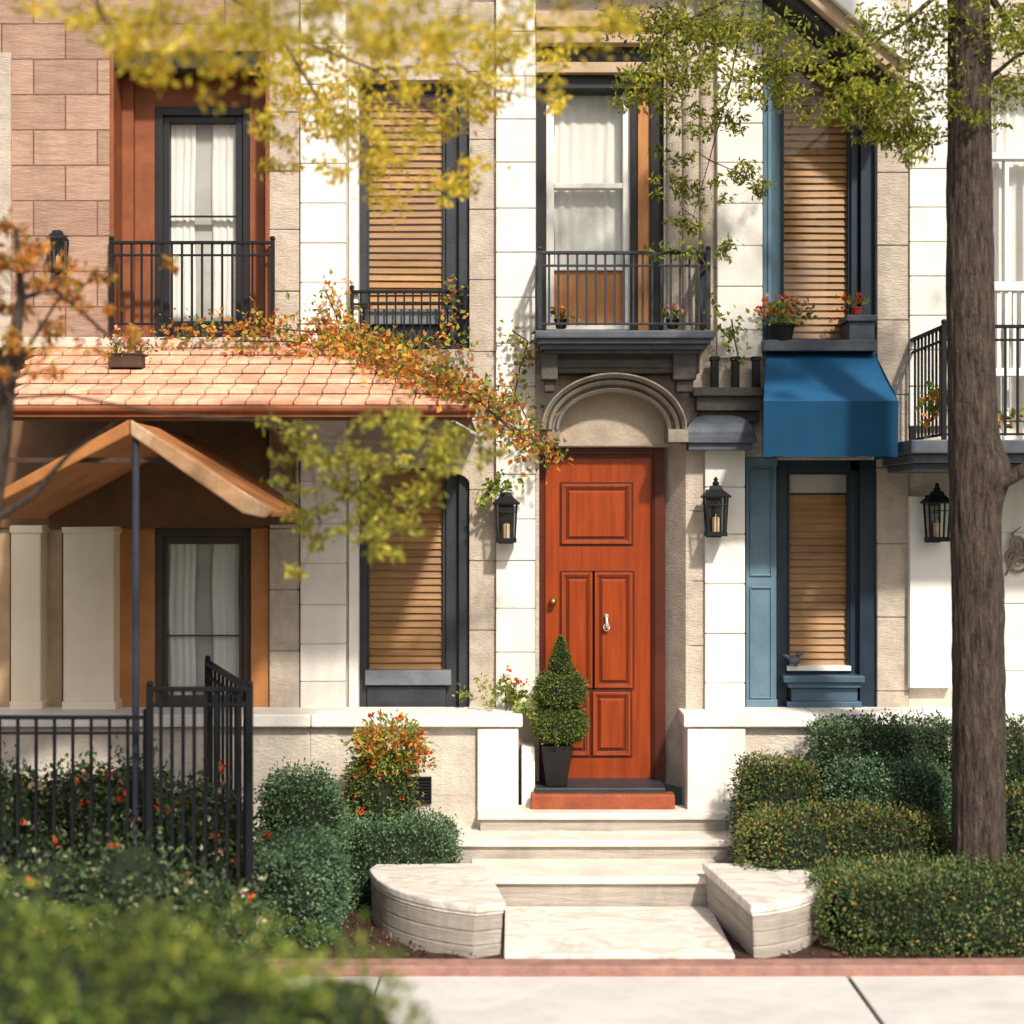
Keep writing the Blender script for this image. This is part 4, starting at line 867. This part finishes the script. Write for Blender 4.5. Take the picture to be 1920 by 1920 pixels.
# flower pots
def flowerpot(label, c, r, fm, nf, nl, spread, box=False, potm=POTD):
    t = thing('flower_pot', label, 'flower pot', c); c = Vector(c)
    if box: MB().box(c.x-r*1.5,c.x+r*1.5,c.y-r*.8,c.y+r*.8,c.z,c.z+r*1.1).box(c.x-r*1.6,c.x+r*1.6,c.y-r*.9,c.y+r*.9,c.z+r*1.1,c.z+r*1.3).build('pot', potm, t, .006)
    else: MB().lathe([(r*.7,0),(r*.95,r*1.1),(r*1.05,r*1.1),(r*1.05,r*1.3),(r*.9,r*1.3),(r*.9,r*1.2)], c, 20).build('pot', potm, t)
    top = np.array(c)+np.array([0,0,r*1.5])
    def cloud(n, sp, dz): return top+rng.normal(size=(n,3))*np.array([sp,sp*.6,sp*.5])+np.array([0,0,dz])
    V, Fc = leaf_arrays(cloud(nl,spread,spread*.4), np.tile([0,-.2,.6],(nl,1)), .045, .6, .8); leaf_obj('foliage', [(V,Fc,LV)], t)
    b = np.repeat(cloud(nf,spread*1.05,spread*.9), 6, 0)+rng.normal(size=(nf*6,3))*.008; V, Fc = leaf_arrays(b, np.tile([0,-.5,.5],(nf*6,1)), .026, .9, .9); leaf_obj('blossom', [(V,Fc,fm)], t)
flowerpot('pot of red and pink flowers on the ledge above blue awning', P(1466,640,-.06), .095, FR, 40, 170, .1)
flowerpot('small red flower pot at the right end of the upper blue window ledge', P(1606,590,-.03), .04, FR, 10, 30, .04, potm=mat('red_pot',(.4,.04,.02),(.3,.03,.015),8,.5))
flowerpot('dark wooden planter with pink flowers on the tiled roof', P(238,690,-.75), .075, FP, 26, 90, .09, True, POTW)
flowerpot('tiny pot of red blooms behind the central balcony railing', P(1052,616,-.32), .05, FR, 8, 30, .045)
flowerpot('slim pot of pink blooms behind right half of the central balcony railing', P(1262,616,-.32), .05, FP, 6, 40, .05)
c = P(1490,1249,.05); t = thing('bird_ornament', 'small dark grey bird shaped ornament on the lower blue window sill', 'ornament', c)
MB().ell(c+Vector((0,0,.045)), (.045,.03,.035), 10).ell(c+Vector((.03,-.005,.09)), (.022,.02,.02), 10).tube([c+Vector((.045,-.005,.09)),c+Vector((.07,-.01,.088))],[.008,.001],6).tube([c+Vector((-.03,0,.05)),c+Vector((-.06,0,.075)),c+Vector((-.085,.0,.08))],[.02,.014,.006],8).tube([c+Vector((.01,0,0)),c+Vector((.01,0,.02))],.012,6).build('body', GREYB, t, 0, True)
# scrolled twig ornament on right wall
c = P(1906,1040,-.03); m = MB()
def spiral(ox, oz, r0, turns, a0, sg):
    return [c+Vector((ox+r0*(1-.8*s)*math.cos(a0+sg*turns*6.283*s), .012*math.sin(s*9), oz+r0*(1-.8*s)*math.sin(a0+sg*turns*6.283*s))) for s in [i/26 for i in range(27)]]
for a in ((0,.07,.075,1.5,-1.6,1),(.02,-.06,.085,1.6,1.5,1),(-.04,-.0,.06,1.2,.3,-1),(.07,.0,.06,1.3,3.0,1)):
    m.tube(spiral(*a), [.015-.009*i/26 for i in range(27)], 7)
m.tube([c+Vector((-.08,0,-.15)),c+Vector((-.02,.01,-.05)),c+Vector((.0,-.01,.05)),c+Vector((-.03,0,.15)),c+Vector((.03,0,.2))], [.008,.014,.014,.01,.004], 7)
tag(m.build('scroll_ornament', mat('grey_twig',(.32,.26,.21),(.18,.14,.115),12,.9), None, 0, True), 'twisted scrolling grey brown ornament on the white wall right of trunk', 'ornament')

# ------------------------------------------------------------------ light, world, camera
el, az_ = R(43), R(22)
Sd = Vector((math.sin(az_)*math.cos(el), -math.cos(az_)*math.cos(el), math.sin(el)))
ld = bpy.data.lights.new('sun', 'SUN'); ld.energy = 4.8; ld.angle = R(3.2); ld.color = (1,.92,.80)
lo = bpy.data.objects.new('sun', ld); C.objects.link(lo); lo.rotation_euler = Sd.to_track_quat('Z','Y').to_euler(); lo.location = (5,-12,12)
w = bpy.data.worlds.new('World'); SC.world = w; w.use_nodes = True; nt = w.node_tree
bg = nt.nodes['Background']; sk = nt.nodes.new('ShaderNodeTexSky'); sk.sky_type = 'NISHITA'; sk.sun_disc = False; sk.sun_elevation = el; sk.sun_rotation = math.pi-az_; sk.dust_density = 4.0
nt.links.new(sk.outputs[0], bg.inputs[0]); bg.inputs[1].default_value = .13
cam = bpy.data.cameras.new('camera'); co = bpy.data.objects.new('camera', cam); C.objects.link(co); co.location = (0,-D,H); co.rotation_euler = (R(90),0,0)
cam.sensor_width = 36; cam.lens = 36*F/1920; cam.clip_end = 1000; cam.dof.use_dof = True; cam.dof.focus_distance = 11.7; cam.dof.aperture_fstop = .85
SC.camera = co
SC.view_settings.view_transform = 'Standard'; SC.view_settings.look = 'None'; SC.view_settings.exposure = 0
